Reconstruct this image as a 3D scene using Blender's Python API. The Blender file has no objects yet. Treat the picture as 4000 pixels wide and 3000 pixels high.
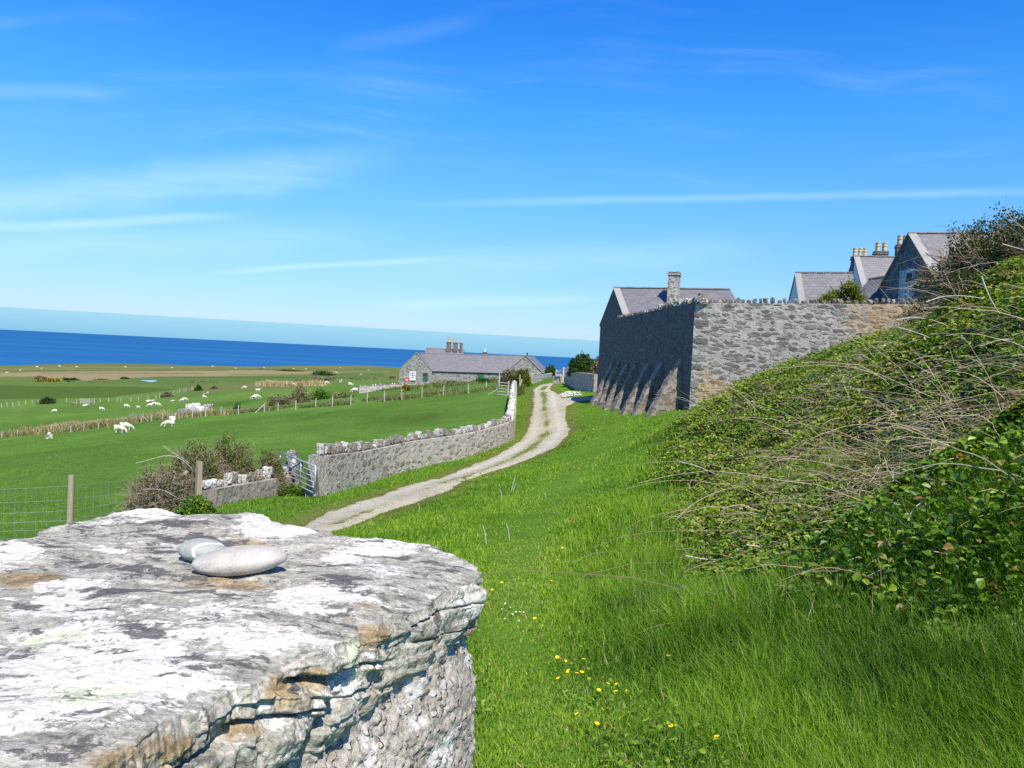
import bpy, math, numpy as np
from mathutils import Vector
C = bpy.context.scene.collection
SC = bpy.context.scene
R = math.radians
rng = np.random.default_rng(7)
# ------------------------------------------------------------------ camera, world, sun, exposure
F = 3108.0; PITCH = R(2.13); ROLL = R(2.82)          # photo measured at 4000 x 3000
cd = bpy.data.cameras.new('camera'); cam = bpy.data.objects.new('camera', cd); C.objects.link(cam)
SC.camera = cam
cd.sensor_width = 36.0; cd.lens = 36.0 * F / 4000.0; cd.clip_start = 0.02; cd.clip_end = 200000
cam.rotation_mode = 'XYZ'
from mathutils import Matrix
cam.matrix_world = Matrix.Rotation(R(90) - PITCH, 4, 'X') @ Matrix.Rotation(ROLL, 4, 'Z')
SUN_AZ, SUN_EL = R(19.0), R(52)                         # sun stands behind the camera, a little to the right
sd = Vector((math.sin(SUN_AZ) * math.cos(SUN_EL), -math.cos(SUN_AZ) * math.cos(SUN_EL), math.sin(SUN_EL)))
ld = bpy.data.lights.new('sun', 'SUN'); ld.energy = 4.9; ld.angle = R(0.5); ld.color = (1.0, 0.915, 0.765)
sun = bpy.data.objects.new('sun', ld); C.objects.link(sun)
sun.rotation_euler = sd.to_track_quat('Z', 'Y').to_euler()
SC.view_settings.view_transform = 'Standard'; SC.view_settings.look = 'None'
SC.view_settings.exposure = 0.43; SC.view_settings.gamma = 1.0
SC.render.engine = 'CYCLES'
SC.cycles.max_bounces = 6; SC.cycles.diffuse_bounces = 3; SC.cycles.glossy_bounces = 2
SC.cycles.transmission_bounces = 4; SC.cycles.transparent_max_bounces = 6
SC.cycles.use_adaptive_sampling = True; SC.cycles.adaptive_threshold = 0.02
SC.cycles.use_denoising = False
W = bpy.data.worlds.new('World'); SC.world = W; W.use_nodes = True


class NT:
    """small node-tree writer"""
    def __init__(s, tree): s.t = tree; tree.nodes.clear()
    def n(s, typ, inp=None, **props):
        nd = s.t.nodes.new('ShaderNode' + typ)
        for k, v in props.items(): setattr(nd, k, v)
        for k, v in (inp or {}).items():
            if isinstance(v, bpy.types.NodeSocket): s.t.links.new(v, nd.inputs[k])
            elif v is not None: nd.inputs[k].default_value = v
        return nd
    def c(s, v): return tuple(v) + (1.0,) if len(v) == 3 else v
    def math(s, op, a, b=0.0, c=0.0, clamp=False):
        return s.n('Math', {0: a, 1: b, 2: c}, operation=op, use_clamp=clamp).outputs[0]
    def noise(s, vec, scale, detail=4, rough=0.55, dist=0.0):
        return s.n('TexNoise', {'Vector': vec, 'Scale': scale, 'Detail': detail, 'Roughness': rough, 'Distortion': dist}).outputs[0]
    def step(s, v, a, b):
        return s.n('MapRange', {0: v, 1: a, 2: b, 3: 0.0, 4: 1.0}, interpolation_type='SMOOTHSTEP').outputs[0]
    def mix(s, f, a, b, bt='MIX'):
        nd = s.n('MixRGB', {0: f}, blend_type=bt)
        for i, v in ((1, a), (2, b)):
            if isinstance(v, bpy.types.NodeSocket): s.t.links.new(v, nd.inputs[i])
            else: nd.inputs[i].default_value = s.c(v)
        return nd.outputs[0]
    def ramp(s, f, stops, interp='LINEAR'):
        nd = s.n('ValToRGB', {0: f}); cr = nd.color_ramp; cr.interpolation = interp
        while len(cr.elements) > 1: cr.elements.remove(cr.elements[-1])
        cr.elements[0].position = stops[0][0]; cr.elements[0].color = s.c(stops[0][1])
        for p, col in stops[1:]:
            e = cr.elements.new(p); e.color = s.c(col)
        return nd.outputs[0]
    def map(s, vec, scale=(1, 1, 1), loc=(0, 0, 0), rot=(0, 0, 0)):
        return s.n('Mapping', {'Vector': vec, 'Scale': scale, 'Location': loc, 'Rotation': rot}).outputs[0]
    def coord(s, which='Object'): return s.n('TexCoord').outputs[which]
    def attr(s, name, out='Fac'): return s.n('Attribute', attribute_name=name).outputs[out]
    def vadd(s, a, b, op='ADD'): return s.n('VectorMath', {0: a, 1: b}, operation=op).outputs[0]
    def bump(s, h, strength=0.5, dist=0.02): return s.n('Bump', {'Height': h, 'Strength': strength, 'Distance': dist}).outputs[0]
    def warp(s, vec, scale, amt, detail=2):
        nz = s.n('TexNoise', {'Vector': vec, 'Scale': scale, 'Detail': detail}).outputs[1]
        off = s.vadd(nz, (0.5, 0.5, 0.5), 'SUBTRACT')
        return s.vadd(vec, s.n('VectorMath', {0: off, 3: amt}, operation='SCALE').outputs[0])
    def out(s, shader): s.t.links.new(shader, s.n('OutputMaterial').inputs[0])
    def pbr(s, col, rough=0.85, normal=None, spec=0.25, **kw):
        inp = {'Roughness': rough, 'Specular IOR Level': spec}
        inp['Base Color'] = col if isinstance(col, bpy.types.NodeSocket) else s.c(col)
        if normal is not None: inp['Normal'] = normal
        inp.update(kw)
        return s.n('BsdfPrincipled', inp).outputs[0]


def material(name, build):
    m = bpy.data.materials.new(name); m.use_nodes = True
    t = NT(m.node_tree); t.out(build(t)); return m

# --- sky: Nishita, tinted, with thin cirrus streaks and the sea-fog bank low over the horizon
w = NT(W.node_tree)
sky = w.n('TexSky', sky_type='NISHITA', sun_disc=False, sun_elevation=SUN_EL, sun_rotation=math.atan2(sd.x, sd.y),
          altitude=0.0, air_density=1.0, dust_density=0.4, ozone_density=2.0).outputs[0]
gen = w.coord('Generated')
nrm = w.n('VectorMath', {0: gen}, operation='NORMALIZE').outputs[0]
sx = w.n('SeparateXYZ', {0: nrm})
el = sx.outputs[2]
grad = w.ramp(el, [(0.0, (0.66, 0.84, 1.22)), (0.045, (0.64, 0.86, 1.25)), (0.10, (0.62, 0.93, 1.32)), (0.19, (0.50, 1.05, 1.50)), (0.29, (0.31, 1.07, 1.72)), (0.40, (0.16, 0.88, 1.88)), (0.65, (0.12, 0.5, 1.25)), (1.0, (0.18, 0.42, 0.95))])
skyc = w.mix(1.0, sky, grad, 'MULTIPLY')
# azimuth-like and height-like coordinates of the view direction in front of the camera
az = w.math('DIVIDE', sx.outputs[0], w.math('MAXIMUM', sx.outputs[1], 0.05))
elv = w.math('DIVIDE', el, w.math('MAXIMUM', sx.outputs[1], 0.05))
cv = w.n('CombineXYZ', {0: az, 1: elv, 2: 0.0}).outputs[0]
n1 = w.noise(w.map(w.warp(cv, 2.0, 0.12), (1.3, 15.0, 1), rot=(0, 0, R(-6))), 1.6, 7, 0.62)
n2 = w.noise(w.map(cv, (1.0, 2.6, 1), (3.1, 0.4, 0)), 2.0, 3, 0.5)
wisp = w.math('MULTIPLY', w.step(n1, 0.45, 0.80), w.step(n2, 0.38, 0.72))
cl = w.math('MULTIPLY', wisp, 0.20)
fine = w.noise(w.map(cv, (4, 60, 1), rot=(0, 0, R(-5))), 2.0, 4, 0.6)
def streak(a0, e0, a1, e1, width, amt):
    """one long cirrus band between two sky directions (tan azimuth, tan height)"""
    L = math.hypot(a1 - a0, e1 - e0); ux, uy = (a1 - a0) / L, (e1 - e0) / L
    wz = w.math('MULTIPLY', w.math('SUBTRACT', w.noise(w.map(cv, (3, 3, 1), (a0 * 7, e0 * 9, 0)), 2.0, 3), 0.5), width * 1.2)
    u = w.math('ADD', w.math('MULTIPLY', w.math('SUBTRACT', az, a0), ux / L), w.math('MULTIPLY', w.math('SUBTRACT', elv, e0), uy / L))
    v = w.math('ADD', w.math('SUBTRACT', w.math('MULTIPLY', w.math('SUBTRACT', elv, e0), ux), w.math('MULTIPLY', w.math('SUBTRACT', az, a0), uy)), wz)
    d = w.math('ABSOLUTE', v)
    m = w.step(d, width, 0.0)
    ends = w.math('MULTIPLY', w.step(u, -0.12, 0.22), w.step(u, 1.12, 0.72))
    return w.math('MULTIPLY', w.math('MULTIPLY', w.math('MULTIPLY', m, ends), w.math('ADD', 0.45, fine)), amt * .72)
def sray(px, py):
    u = (px - 2000) / F; v = -(py - 1500) / F
    c, s = math.cos(ROLL), math.sin(ROLL); x = u * c - v * s; z = u * s + v * c
    cp, sp = math.cos(PITCH), math.sin(PITCH); y = cp + z * sp; z2 = -sp + z * cp
    return x / y, z2 / y
for (p0, p1, wd, am) in (((-300, 905), (960, 838), 0.010, 0.42), ((860, 1062), (1760, 1010), 0.006, 0.40),
                         ((1700, 798), (4300, 740), 0.008, 0.27), ((-400, 840), (1500, 610), 0.038, 0.36),
                         ((1300, 190), (1900, 70), 0.018, 0.09), ((1500, 1190), (2350, 1165), 0.012, 0.30),
                         ((-200, 950), (1500, 930), 0.030, 0.22), ((-200, 345), (500, 365), 0.016, 0.16), ((1500, 1050), (3000, 960), 0.03, 0.2)):
    a0, e0 = sray(*p0); a1, e1 = sray(*p1)
    cl = w.math('ADD', cl, streak(a0, e0, a1, e1, wd, am))
cl = w.math('MINIMUM', cl, 0.8)
fade = w.step(el, 0.75, 0.25)
skyc = w.mix(w.math('MULTIPLY', cl, fade), skyc, (6.6, 8.6, 9.2))
# the fog bank: from the sea horizon up to about 1.6 degrees on the left, 1.1 on the right
btop = w.math('ADD', w.math('MULTIPLY', az, -0.0075), 0.0233)
btop = w.math('ADD', btop, w.math('MULTIPLY', w.math('SUBTRACT', w.noise(w.map(cv, (9, 0, 1)), 2.0, 4), 0.5), 0.0016))
bank = w.math('MULTIPLY', w.step(w.math('SUBTRACT', btop, elv), -0.0004, 0.0006), w.step(sx.outputs[1], 0.05, 0.2))
bcol = w.ramp(w.math('DIVIDE', elv, 0.026), [(0.0, (1.75, 4.5, 6.7)), (0.6, (2.3, 5.1, 7.0)), (1.0, (2.7, 5.5, 7.2))])
skyc = w.mix(w.math('MULTIPLY', bank, 0.86), skyc, bcol)
bg = w.n('Background', {'Color': skyc, 'Strength': 0.096})
w.t.links.new(bg.outputs[0], w.n('OutputWorld').inputs[0])

# ------------------------------------------------------------------ geometry helpers
def ray(px, py):
    a, e = sray(px, py); return np.array([a, 1.0, e])
def at(px, py, d): return ray(px, py) * d
def project(P):
    P = np.asarray(P, float); x, y, z = P[..., 0], P[..., 1], P[..., 2]
    cp, sp = math.cos(PITCH), math.sin(PITCH)
    f = y * cp - z * sp; up = y * sp + z * cp
    c, s = math.cos(ROLL), math.sin(ROLL)
    u, v = x / f, up / f
    uu = u * c + v * s; vv = -u * s + v * c
    return 2000 + F * uu, 1500 - F * vv

def _hash(ix, iy, iz, seed):
    n = (ix * 374761393 + iy * 668265263 + iz * 1440662683 + seed * 1274126177) & 0xffffffff
    n = ((n ^ (n >> 13)) * 1274126177) & 0xffffffff
    n = ((n ^ (n >> 15)) * 2246822519) & 0xffffffff
    return ((n ^ (n >> 16)) & 0xffffff) / float(0xffffff)
def vnoise(P, seed=0):
    P = np.asarray(P, float)
    if P.shape[-1] == 2: P = np.concatenate([P, np.zeros(P.shape[:-1] + (1,))], -1)
    i = np.floor(P).astype(np.int64); f = P - i; f = f * f * f * (f * (f * 6 - 15) + 10)
    r = 0
    for dx in (0, 1):
        for dy in (0, 1):
            for dz in (0, 1):
                h = _hash(i[..., 0] + dx, i[..., 1] + dy, i[..., 2] + dz, seed)
                r = r + h * (f[..., 0] if dx else 1 - f[..., 0]) * (f[..., 1] if dy else 1 - f[..., 1]) * (f[..., 2] if dz else 1 - f[..., 2])
    return r * 2 - 1
def fbm(P, oct=4, gain=0.5, lac=2.03, seed=0):
    P = np.asarray(P, float); a = 1.0; r = 0; t = 0
    for k in range(oct):
        r = r + a * vnoise(P, seed + k * 17); t += a; a *= gain; P = P * lac + 3.7
    return r / t
def sstep(a, b, x):
    t = np.clip((x - a) / (b - a), 0, 1); return t * t * (3 - 2 * t)

def mesh_np(name, V, faces, mats, midx=None, uv=None, attrs=None, smooth=False, parent=None):
    """faces: list of int arrays (n,3) or (n,4); uv: per vertex (n,2); attrs: name -> per-vertex float or rgb"""
    V = np.ascontiguousarray(V, dtype=np.float32).reshape(-1, 3)
    me = bpy.data.meshes.new(name)
    me.vertices.add(len(V)); me.vertices.foreach_set('co', V.ravel())
    faces = [np.asarray(f, dtype=np.int32) for f in faces if len(f)]
    li = np.concatenate([f.ravel() for f in faces]); tot = np.concatenate([np.full(len(f), f.shape[1], np.int32) for f in faces])
    st = np.concatenate([[0], np.cumsum(tot)[:-1]]).astype(np.int32)
    me.loops.add(len(li)); me.loops.foreach_set('vertex_index', li)
    me.polygons.add(len(tot)); me.polygons.foreach_set('loop_start', st); me.polygons.foreach_set('loop_total', tot)
    if midx is not None: me.polygons.foreach_set('material_index', np.asarray(midx, np.int32))
    me.polygons.foreach_set('use_smooth', np.full(len(tot), smooth, bool))
    if uv is not None:
        l = me.uv_layers.new(name='UVMap'); l.data.foreach_set('uv', np.asarray(uv, np.float32)[li].ravel())
    for k, a in (attrs or {}).items():
        a = np.asarray(a, np.float32)
        if a.ndim == 1:
            at_ = me.attributes.new(k, 'FLOAT', 'POINT'); at_.data.foreach_set('value', a)
        else:
            at_ = me.attributes.new(k, 'FLOAT_COLOR', 'POINT')
            at_.data.foreach_set('color', np.concatenate([a, np.ones((len(a), 1), np.float32)], 1).ravel())
    me.update(); me.validate(clean_customdata=False)
    for m in (mats if isinstance(mats, (list, tuple)) else [mats]): me.materials.append(m)
    o = bpy.data.objects.new(name, me); C.objects.link(o)
    if parent is not None: o.parent = parent
    return o

class MB:
    """collects pieces, builds ONE mesh object"""
    def __init__(s): s.V = []; s.Q = []; s.T = []; s.UV = []; s.mq = []; s.mt = []; s.n = 0
    def add(s, V, Q=(), T=(), uv=None, mat=0):
        V = np.asarray(V, float).reshape(-1, 3)
        s.V.append(V); s.UV.append(np.asarray(uv, float) if uv is not None else np.stack([V[:, 0] + V[:, 1] * 0.7, V[:, 2]], 1))
        if len(Q): s.Q.append(np.asarray(Q) + s.n); s.mq += [mat] * len(Q)
        if len(T): s.T.append(np.asarray(T) + s.n); s.mt += [mat] * len(T)
        s.n += len(V)
    def quad(s, a, b, c, d, uv=None, mat=0): s.add([a, b, c, d], Q=[[0, 1, 2, 3]], uv=uv, mat=mat)
    def tri(s, a, b, c, uv=None, mat=0): s.add([a, b, c], T=[[0, 1, 2]], uv=uv, mat=mat)
    def box(s, c, size, ax=(1, 0, 0), up=(0, 0, 1), taper=1.0, mat=0):
        c = np.asarray(c, float); ax = np.asarray(ax, float); ax = ax / np.linalg.norm(ax); up = np.asarray(up, float)
        ay = np.cross(up, ax); ay /= np.linalg.norm(ay); az_ = np.cross(ax, ay)
        hx, hy, hz = np.asarray(size, float) / 2
        V = []
        for k, t in ((-1, 1.0), (1, taper)):
            for i, j in ((-1, -1), (1, -1), (1, 1), (-1, 1)): V.append(c + ax * i * hx * t + ay * j * hy * t + az_ * k * hz)
        Q = [[0, 3, 2, 1], [4, 5, 6, 7], [0, 1, 5, 4], [1, 2, 6, 5], [2, 3, 7, 6], [3, 0, 4, 7]]
        for q in Q:
            P = [V[i] for i in q]; e1 = np.linalg.norm(P[1] - P[0]); e2 = np.linalg.norm(P[2] - P[1])
            s.add(P, Q=[[0, 1, 2, 3]], uv=[(0, 0), (e1, 0), (e1, e2), (0, e2)], mat=mat)
    def bar(s, a, b, r, sides=6, r2=None, mat=0, cap=True):
        a = np.asarray(a, float); b = np.asarray(b, float); d = b - a; L = np.linalg.norm(d); d = d / L
        u = np.cross(d, (0, 0, 1) if abs(d[2]) < .9 else (1, 0, 0)); u /= np.linalg.norm(u); v = np.cross(d, u)
        t = np.arange(sides) * 2 * math.pi / sides; r2 = r if r2 is None else r2
        ring = lambda c, rr: c + rr * (np.cos(t)[:, None] * u + np.sin(t)[:, None] * v)
        V = np.concatenate([ring(a, r), ring(b, r2), [a], [b]]); n = sides
        Q = [[i, (i + 1) % n, n + (i + 1) % n, n + i] for i in range(n)]
        T = [[2 * n, (i + 1) % n, i] for i in range(n)] + [[2 * n + 1, n + i, n + (i + 1) % n] for i in range(n)] if cap else []
        uvv = np.concatenate([np.stack([t * r, np.zeros(n)], 1), np.stack([t * r, np.full(n, L)], 1), [[0, 0], [0, L]]])
        s.add(V, Q=Q, T=T, uv=uvv, mat=mat)
    def build(s, name, mats, parent=None, smooth=False):
        V = np.concatenate(s.V); fs = []
        if s.Q: fs.append(np.concatenate(s.Q))
        if s.T: fs.append(np.concatenate(s.T))
        return mesh_np(name, V, fs, mats, midx=s.mq + s.mt, uv=np.concatenate(s.UV), smooth=smooth, parent=parent)

def tag(o, label=None, cat=None, group=None, kind=None):
    if label: o['label'] = label
    if cat: o['category'] = cat
    if group: o['group'] = group
    if kind: o['kind'] = kind
    return o
def thing(name, label, cat, loc=(0, 0, 0), rz=0.0, group=None):
    o = bpy.data.objects.new(name, None); C.objects.link(o); o.empty_display_size = 0.1
    o.location = loc; o.rotation_euler = (0, 0, rz)
    return tag(o, label, cat, group)
def adopt(parent, child):
    """parent a child whose mesh is in world coordinates"""
    child.parent = parent
    child.matrix_parent_inverse = Matrix.Translation(-Vector(parent.location))
    return child

def cube_grid(n):
    """welded surface grid of the cube [-1,1]^3"""
    pts = {}; V = []; Q = []
    def vid(p):
        k = tuple(int(round(x * n)) for x in p)
        if k not in pts: pts[k] = len(V); V.append(p)
        return pts[k]
    g = [-1 + 2 * i / n for i in range(n + 1)]
    for axis in range(3):
        for sgn in (-1, 1):
            for i in range(n):
                for j in range(n):
                    q = []
                    for (a, b) in ((i, j), (i + 1, j), (i + 1, j + 1), (i, j + 1)):
                        p = [0, 0, 0]; p[axis] = sgn; p[(axis + 1) % 3] = g[a]; p[(axis + 2) % 3] = g[b]; q.append(vid(tuple(p)))
                    Q.append(q if sgn > 0 else q[::-1])
    return np.array(V, float), np.array(Q)
_CG = {n: cube_grid(n) for n in (3, 5, 8, 14, 24)}
def stone_verts(n, size, round_=0.5, rough=0.15, seed=0, freq=1.6):
    V, Q = _CG[n]; S = V / np.linalg.norm(V, axis=1, keepdims=True)
    P = V * (1 - round_) * 0.86 + S * round_
    P = P * (1 + rough * fbm(S * freq + seed * 5.3, 3, seed=seed)[:, None])
    return P * (np.asarray(size, float) / 2), Q

def tubes(P, Rr, sides=3):
    """P (M,K,3) centre lines, Rr (M,K) radii -> verts, quads"""
    M, K, _ = P.shape
    d = np.gradient(P, axis=1); d /= np.linalg.norm(d, axis=2, keepdims=True) + 1e-9
    ref = np.where(np.abs(d[..., 2:3]) < .9, np.array([0, 0, 1.0]), np.array([1.0, 0, 0]))
    u = np.cross(d, ref); u /= np.linalg.norm(u, axis=2, keepdims=True) + 1e-9; v = np.cross(d, u)
    t = np.arange(sides) * 2 * math.pi / sides
    V = P[:, :, None, :] + Rr[:, :, None, None] * (np.cos(t)[None, None, :, None] * u[:, :, None, :] + np.sin(t)[None, None, :, None] * v[:, :, None, :])
    idx = np.arange(M * K * sides).reshape(M, K, sides)
    a = idx[:, :-1, :]; b = idx[:, 1:, :]
    Q = np.stack([a, np.roll(a, -1, 2), np.roll(b, -1, 2), b], -1).reshape(-1, 4)
    return V.reshape(-1, 3), Q

# ------------------------------------------------------------------ the ground as one height function
CP = [  # (photo px, photo py, distance)
 (1880,2990,3.05),(2300,2500,5.5),(2000,2300,6.6),(2400,2000,13),(2200,1900,17.5),(1950,2000,13.5),
 (1250,2060,15.5),(1500,1980,17.5),(1700,1900,22),(1900,1830,27),(2050,1770,33),(2170,1690,42.5),(2170,1610,52),(2150,1550,66),(2100,1515,82),(2170,1492,95),
 (2280,1575,57),(2370,1562,51),(2400,1700,30),(2520,1640,36),(2695,1600,36),(2250,1800,25),
 (1226,1937,20.5),(1502,1858,27),(1814,1783,33.6),(1981,1722,39.7),(882,1985,17),(269,2132,13.8),(0,2150,13),
 (700,1850,30),(300,1850,30),(0,1900,28),(1300,1800,31),(1600,1700,52),(1900,1600,66),(1000,1700,55),(480,1690,78),(0,1760,62),
 (68,1704,110),(576,1646,103),(748,1632,99),(1230,1591,100),(1827,1537,98),(1897,1526,92),
 (0,1620,150),(215,1610,185),(680,1590,160),(1000,1560,155),(1380,1532,135),(68,1582,205),(330,1570,205),(620,1553,215),(800,1522,250),(1000,1510,235),
 (0,1520,300),(200,1485,360),(590,1490,330),(1300,1478,330),(800,1460,500),(20,1429,490),(1000,1432,700),(1480,1431,950),(500,1429,550),
 (1660,1494,140),(1560,1500,138),(1420,1530,120),(1900,1503,138),(2120,1478,130),(2075,1503,92)]
DZ = [  # the bramble bank: crest and face (px, py, distance, canopy depth)
 (3990,1090,9,.45),(3700,1150,11,.45),(3550,1240,14,.45),(3250,1400,18,.4),(2950,1460,22,.35),(2750,1560,26,.3),(2680,1625,31,.2),
 (2600,1700,26,.05),(2560,1800,18,.05),(2650,2000,11,.05),(2700,2200,8.5,.05),(3300,2000,6,.25),(3900,1700,5.2,.3),(3900,2200,4,.25),(3950,2900,2.9,.1),
 (3000,2600,4.4,.05),(2600,2950,3.2,0),(3000,1800,14,.25),(3400,1600,10,.3),(3100,2200,6.6,.2)]
WP = [(8.5,8,1.2),(11,12,1.4),(14,24,1.7),(6,3,.5),(4.5,0,0.2),(3,-2,-.6),(0,-3,-1.45),(-3,-2,-1.9),(-3,3,-2.3),(-6,6,-3.0),(-9,0,-2.9),(-.5,1,-1.62),(.6,1.2,-1.5),
 (13,40,-.3),(25,50,1.0),(40,70,3),(60,100,5),(10,200,-4.6),(30,500,-13),(80,1000,-23),(25,140,-2.5),(200,700,-10),(-300,300,-22),(-500,800,-23),(12,80,-1.6),(-60,60,-11),(-25,15,-4.5)]
def _warp(x, y):
    s = np.maximum(y, -5.0) + 6.5; return np.stack([x / s, np.log(s)], -1)
_pts = [at(*c) for c in CP] + [at(px, py, d) - np.array([0, 0, k]) for px, py, d, k in DZ] + [np.array(p, float) for p in WP]
_pts = np.array(_pts); _W = _warp(_pts[:, 0], _pts[:, 1])
def _U(r2): return np.where(r2 > 1e-12, r2 * np.log(r2 + 1e-20), 0)
_K = _U(((_W[:, None] - _W[None]) ** 2).sum(-1)); _n = len(_W)
_A = np.zeros((_n + 3, _n + 3)); _A[:_n, :_n] = _K + np.eye(_n) * 1e-3
_A[:_n, _n] = 1; _A[:_n, _n + 1:] = _W; _A[_n, :_n] = 1; _A[_n + 1:, :_n] = _W.T
_scale = 1.0 / (np.exp(_W[:, 1]) ** 0.5)              # far heights vary on a larger scale than near ones
_c = np.linalg.solve(_A, np.concatenate([_pts[:, 2] * _scale, np.zeros(3)]))
_cx = np.array([-1.2, -.65, -.33, -.17, 0.1, .6]); _cy = np.array([330, 485, 690, 960, 1150, 1400.])
def H(x, y):
    x = np.asarray(x, float); y = np.asarray(y, float); sh = np.broadcast(x, y).shape
    x = np.broadcast_to(x, sh).ravel(); y = np.broadcast_to(y, sh).ravel(); out = np.empty(len(x))
    for k in range(0, len(x), 20000):
        w_ = _warp(x[k:k + 20000], y[k:k + 20000])
        u = _U(((w_[:, None] - _W[None]) ** 2).sum(-1))
        out[k:k + 20000] = (u @ _c[:_n] + _c[_n] + w_ @ _c[_n + 1:]) * np.exp(w_[:, 1]) ** 0.5
    P = np.stack([x, y], -1)
    amp = np.clip(0.05 + y * 0.0012, 0.03, 0.25)
    out += amp * fbm(P / np.clip(1.8 + y[:, None] * 0.03, 1.8, 20), 2, seed=3) * 0.8
    yc = np.interp(x / np.maximum(y, 1), _cx, _cy)
    out -= 12 * sstep(0, 40, y - yc)
    return out.reshape(sh)
def ground(px, py, lo=1.5, hi=1100):
    """where the sight line through a photo point meets the ground"""
    r = ray(px, py); d = np.exp(np.linspace(math.log(lo), math.log(hi), 700))
    g = r[2] * d - H(r[0] * d, d); k = np.argmax(g < 0)
    if not (g < 0).any(): k = len(d) - 1
    a, b = d[max(k - 1, 0)], d[k]
    for _ in range(24):
        m = (a + b) / 2
        if r[2] * m - float(H(r[0] * m, m)) < 0: b = m
        else: a = m
    return np.array([r[0] * b, b, float(H(r[0] * b, b))])
def onground(x, y): return np.array([x, y, float(H(x, y))])

# ------------------------------------------------------------------ materials
def m_ground(t):
    o = t.coord('Object'); col = t.attr('tint', 'Color')
    n1 = t.noise(o, 0.35, 5, 0.6); n2 = t.noise(o, 3.0, 6, 0.65); n3 = t.noise(t.map(o, (1, .5, 1)), 22.0, 4, 0.7)
    v = t.math('ADD', t.math('MULTIPLY', n1, 0.5), t.math('ADD', t.math('MULTIPLY', n2, 0.7), t.math('MULTIPLY', n3, 0.7)))
    k = t.n('MapRange', {0: v, 1: 0.55, 2: 1.35, 3: 0.52, 4: 1.45}).outputs[0]
    c = t.mix(1.0, col, t.n('CombineColor', {0: k, 1: k, 2: k}).outputs[0], 'MULTIPLY')
    yel = t.math('MULTIPLY', t.step(t.noise(o, 0.8, 5, .65), 0.48, 0.72), 0.35)
    c = t.mix(yel, c, t.mix(1.0, c, (1.5, 1.08, 0.8), 'MULTIPLY'))
    return t.n('BsdfDiffuse', {'Color': c, 'Normal': t.bump(t.math('ADD', n2, n3), 0.7, 0.06)}).outputs[0]
def m_leaf(stops, trans=0.35, rough=0.55, spec=0.3):
    def f(t):
        c = t.ramp(t.attr('rnd'), stops)
        d = t.pbr(c, rough, None, spec)
        tr = t.n('BsdfTranslucent', {'Color': t.mix(1.0, c, (1.25, 1.3, 0.6), 'MULTIPLY')}).outputs[0]
        return t.n('MixShader', {0: trans, 1: d, 2: tr}).outputs[0]
    return f
def m_rubble(mortar=(.50, .48, .45), stones=((.13, .12, .11), (.24, .22, .19), (.33, .31, .28)), cell=(.42, .17), frac=.30, lichen=0.0, white=0.0, rough_face=0.5, bumpd=0.04):
    def f(t):
        uv = t.n('UVMap').outputs[0]; uvw = t.warp(t.warp(uv, 1.3, .30, 2), 6.0, 0.11, 4)
        v = t.n('TexVoronoi', {'Vector': t.map(uvw, (1 / cell[0], 1 / cell[1], 1)), 'Scale': 1.0, 'Randomness': 1.0}, voronoi_dimensions='2D')
        cs = t.n('SeparateColor', {0: v.outputs['Color']})
        th = t.math('ADD', t.math('MULTIPLY', cs.outputs[0], 0.34), frac - 0.17)
        smear = t.math('MULTIPLY', t.math('SUBTRACT', t.noise(uv, 1.7, 5, .7), .5), .85)
        s1 = t.step(t.math('ADD', t.math('SUBTRACT', th, v.outputs['Distance']), smear), -0.06, 0.09)
        v2 = t.n('TexVoronoi', {'Vector': t.map(uvw, (2.3 / cell[0], 2.1 / cell[1], 1), (7, 3, 0)), 'Scale': 1.0, 'Randomness': 1.0}, voronoi_dimensions='2D')
        c2 = t.n('SeparateColor', {0: v2.outputs['Color']})
        th2 = t.math('ADD', t.math('MULTIPLY', c2.outputs[0], 0.55), frac - 0.42)
        s2 = t.step(t.math('ADD', t.math('SUBTRACT', th2, v2.outputs['Distance']), smear), -0.05, 0.06)
        nf = t.noise(uv, 26, 5, .7); nm = t.noise(uv, 3.5, 4, .6); nb = t.noise(uv, 0.6, 3, .6)
        sc = t.ramp(cs.outputs[1], [(0.0, stones[0]), (.5, stones[1]), (1.0, stones[2])])
        sc2 = t.ramp(c2.outputs[1], [(0.0, stones[0]), (.5, stones[1]), (1.0, stones[2])])
        mo = t.mix(t.step(nf, .3, .7), tuple(x * .62 for x in mortar), tuple(min(1, x * 1.2) for x in mortar))
        c = t.mix(t.math('MULTIPLY', s2, .85), mo, sc2); c = t.mix(t.math('MULTIPLY', s1, .93), c, sc)
        k = t.math('ADD', 0.62, t.math('ADD', t.math('MULTIPLY', nf, .38), t.math('MULTIPLY', nm, .40)))
        c = t.mix(1.0, c, t.n('CombineColor', {0: k, 1: k, 2: k}).outputs[0], 'MULTIPLY')
        if white: c = t.mix(t.math('MULTIPLY', t.step(t.noise(uv, 9, 6, .7), .70 - white * .22, .78 - white * .2), .85), c, (.72, .72, .69))
        if lichen:
            m = t.math('MULTIPLY', t.step(t.math('ADD', t.noise(uv, 1.1, 3, .6), t.math('MULTIPLY', t.attr('lich'), .5)), .68 - lichen * .12, .82), t.step(t.noise(uv, 9, 5, .7), .42, .60))
            c = t.mix(t.math('MULTIPLY', m, .85), c, (.50, .29, .05))
        h = t.math('ADD', t.math('MAXIMUM', s1, t.math('MULTIPLY', s2, .7)), t.math('MULTIPLY', nf, rough_face))
        return t.pbr(c, .92, t.bump(h, .8, bumpd), .15)
    return f
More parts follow.
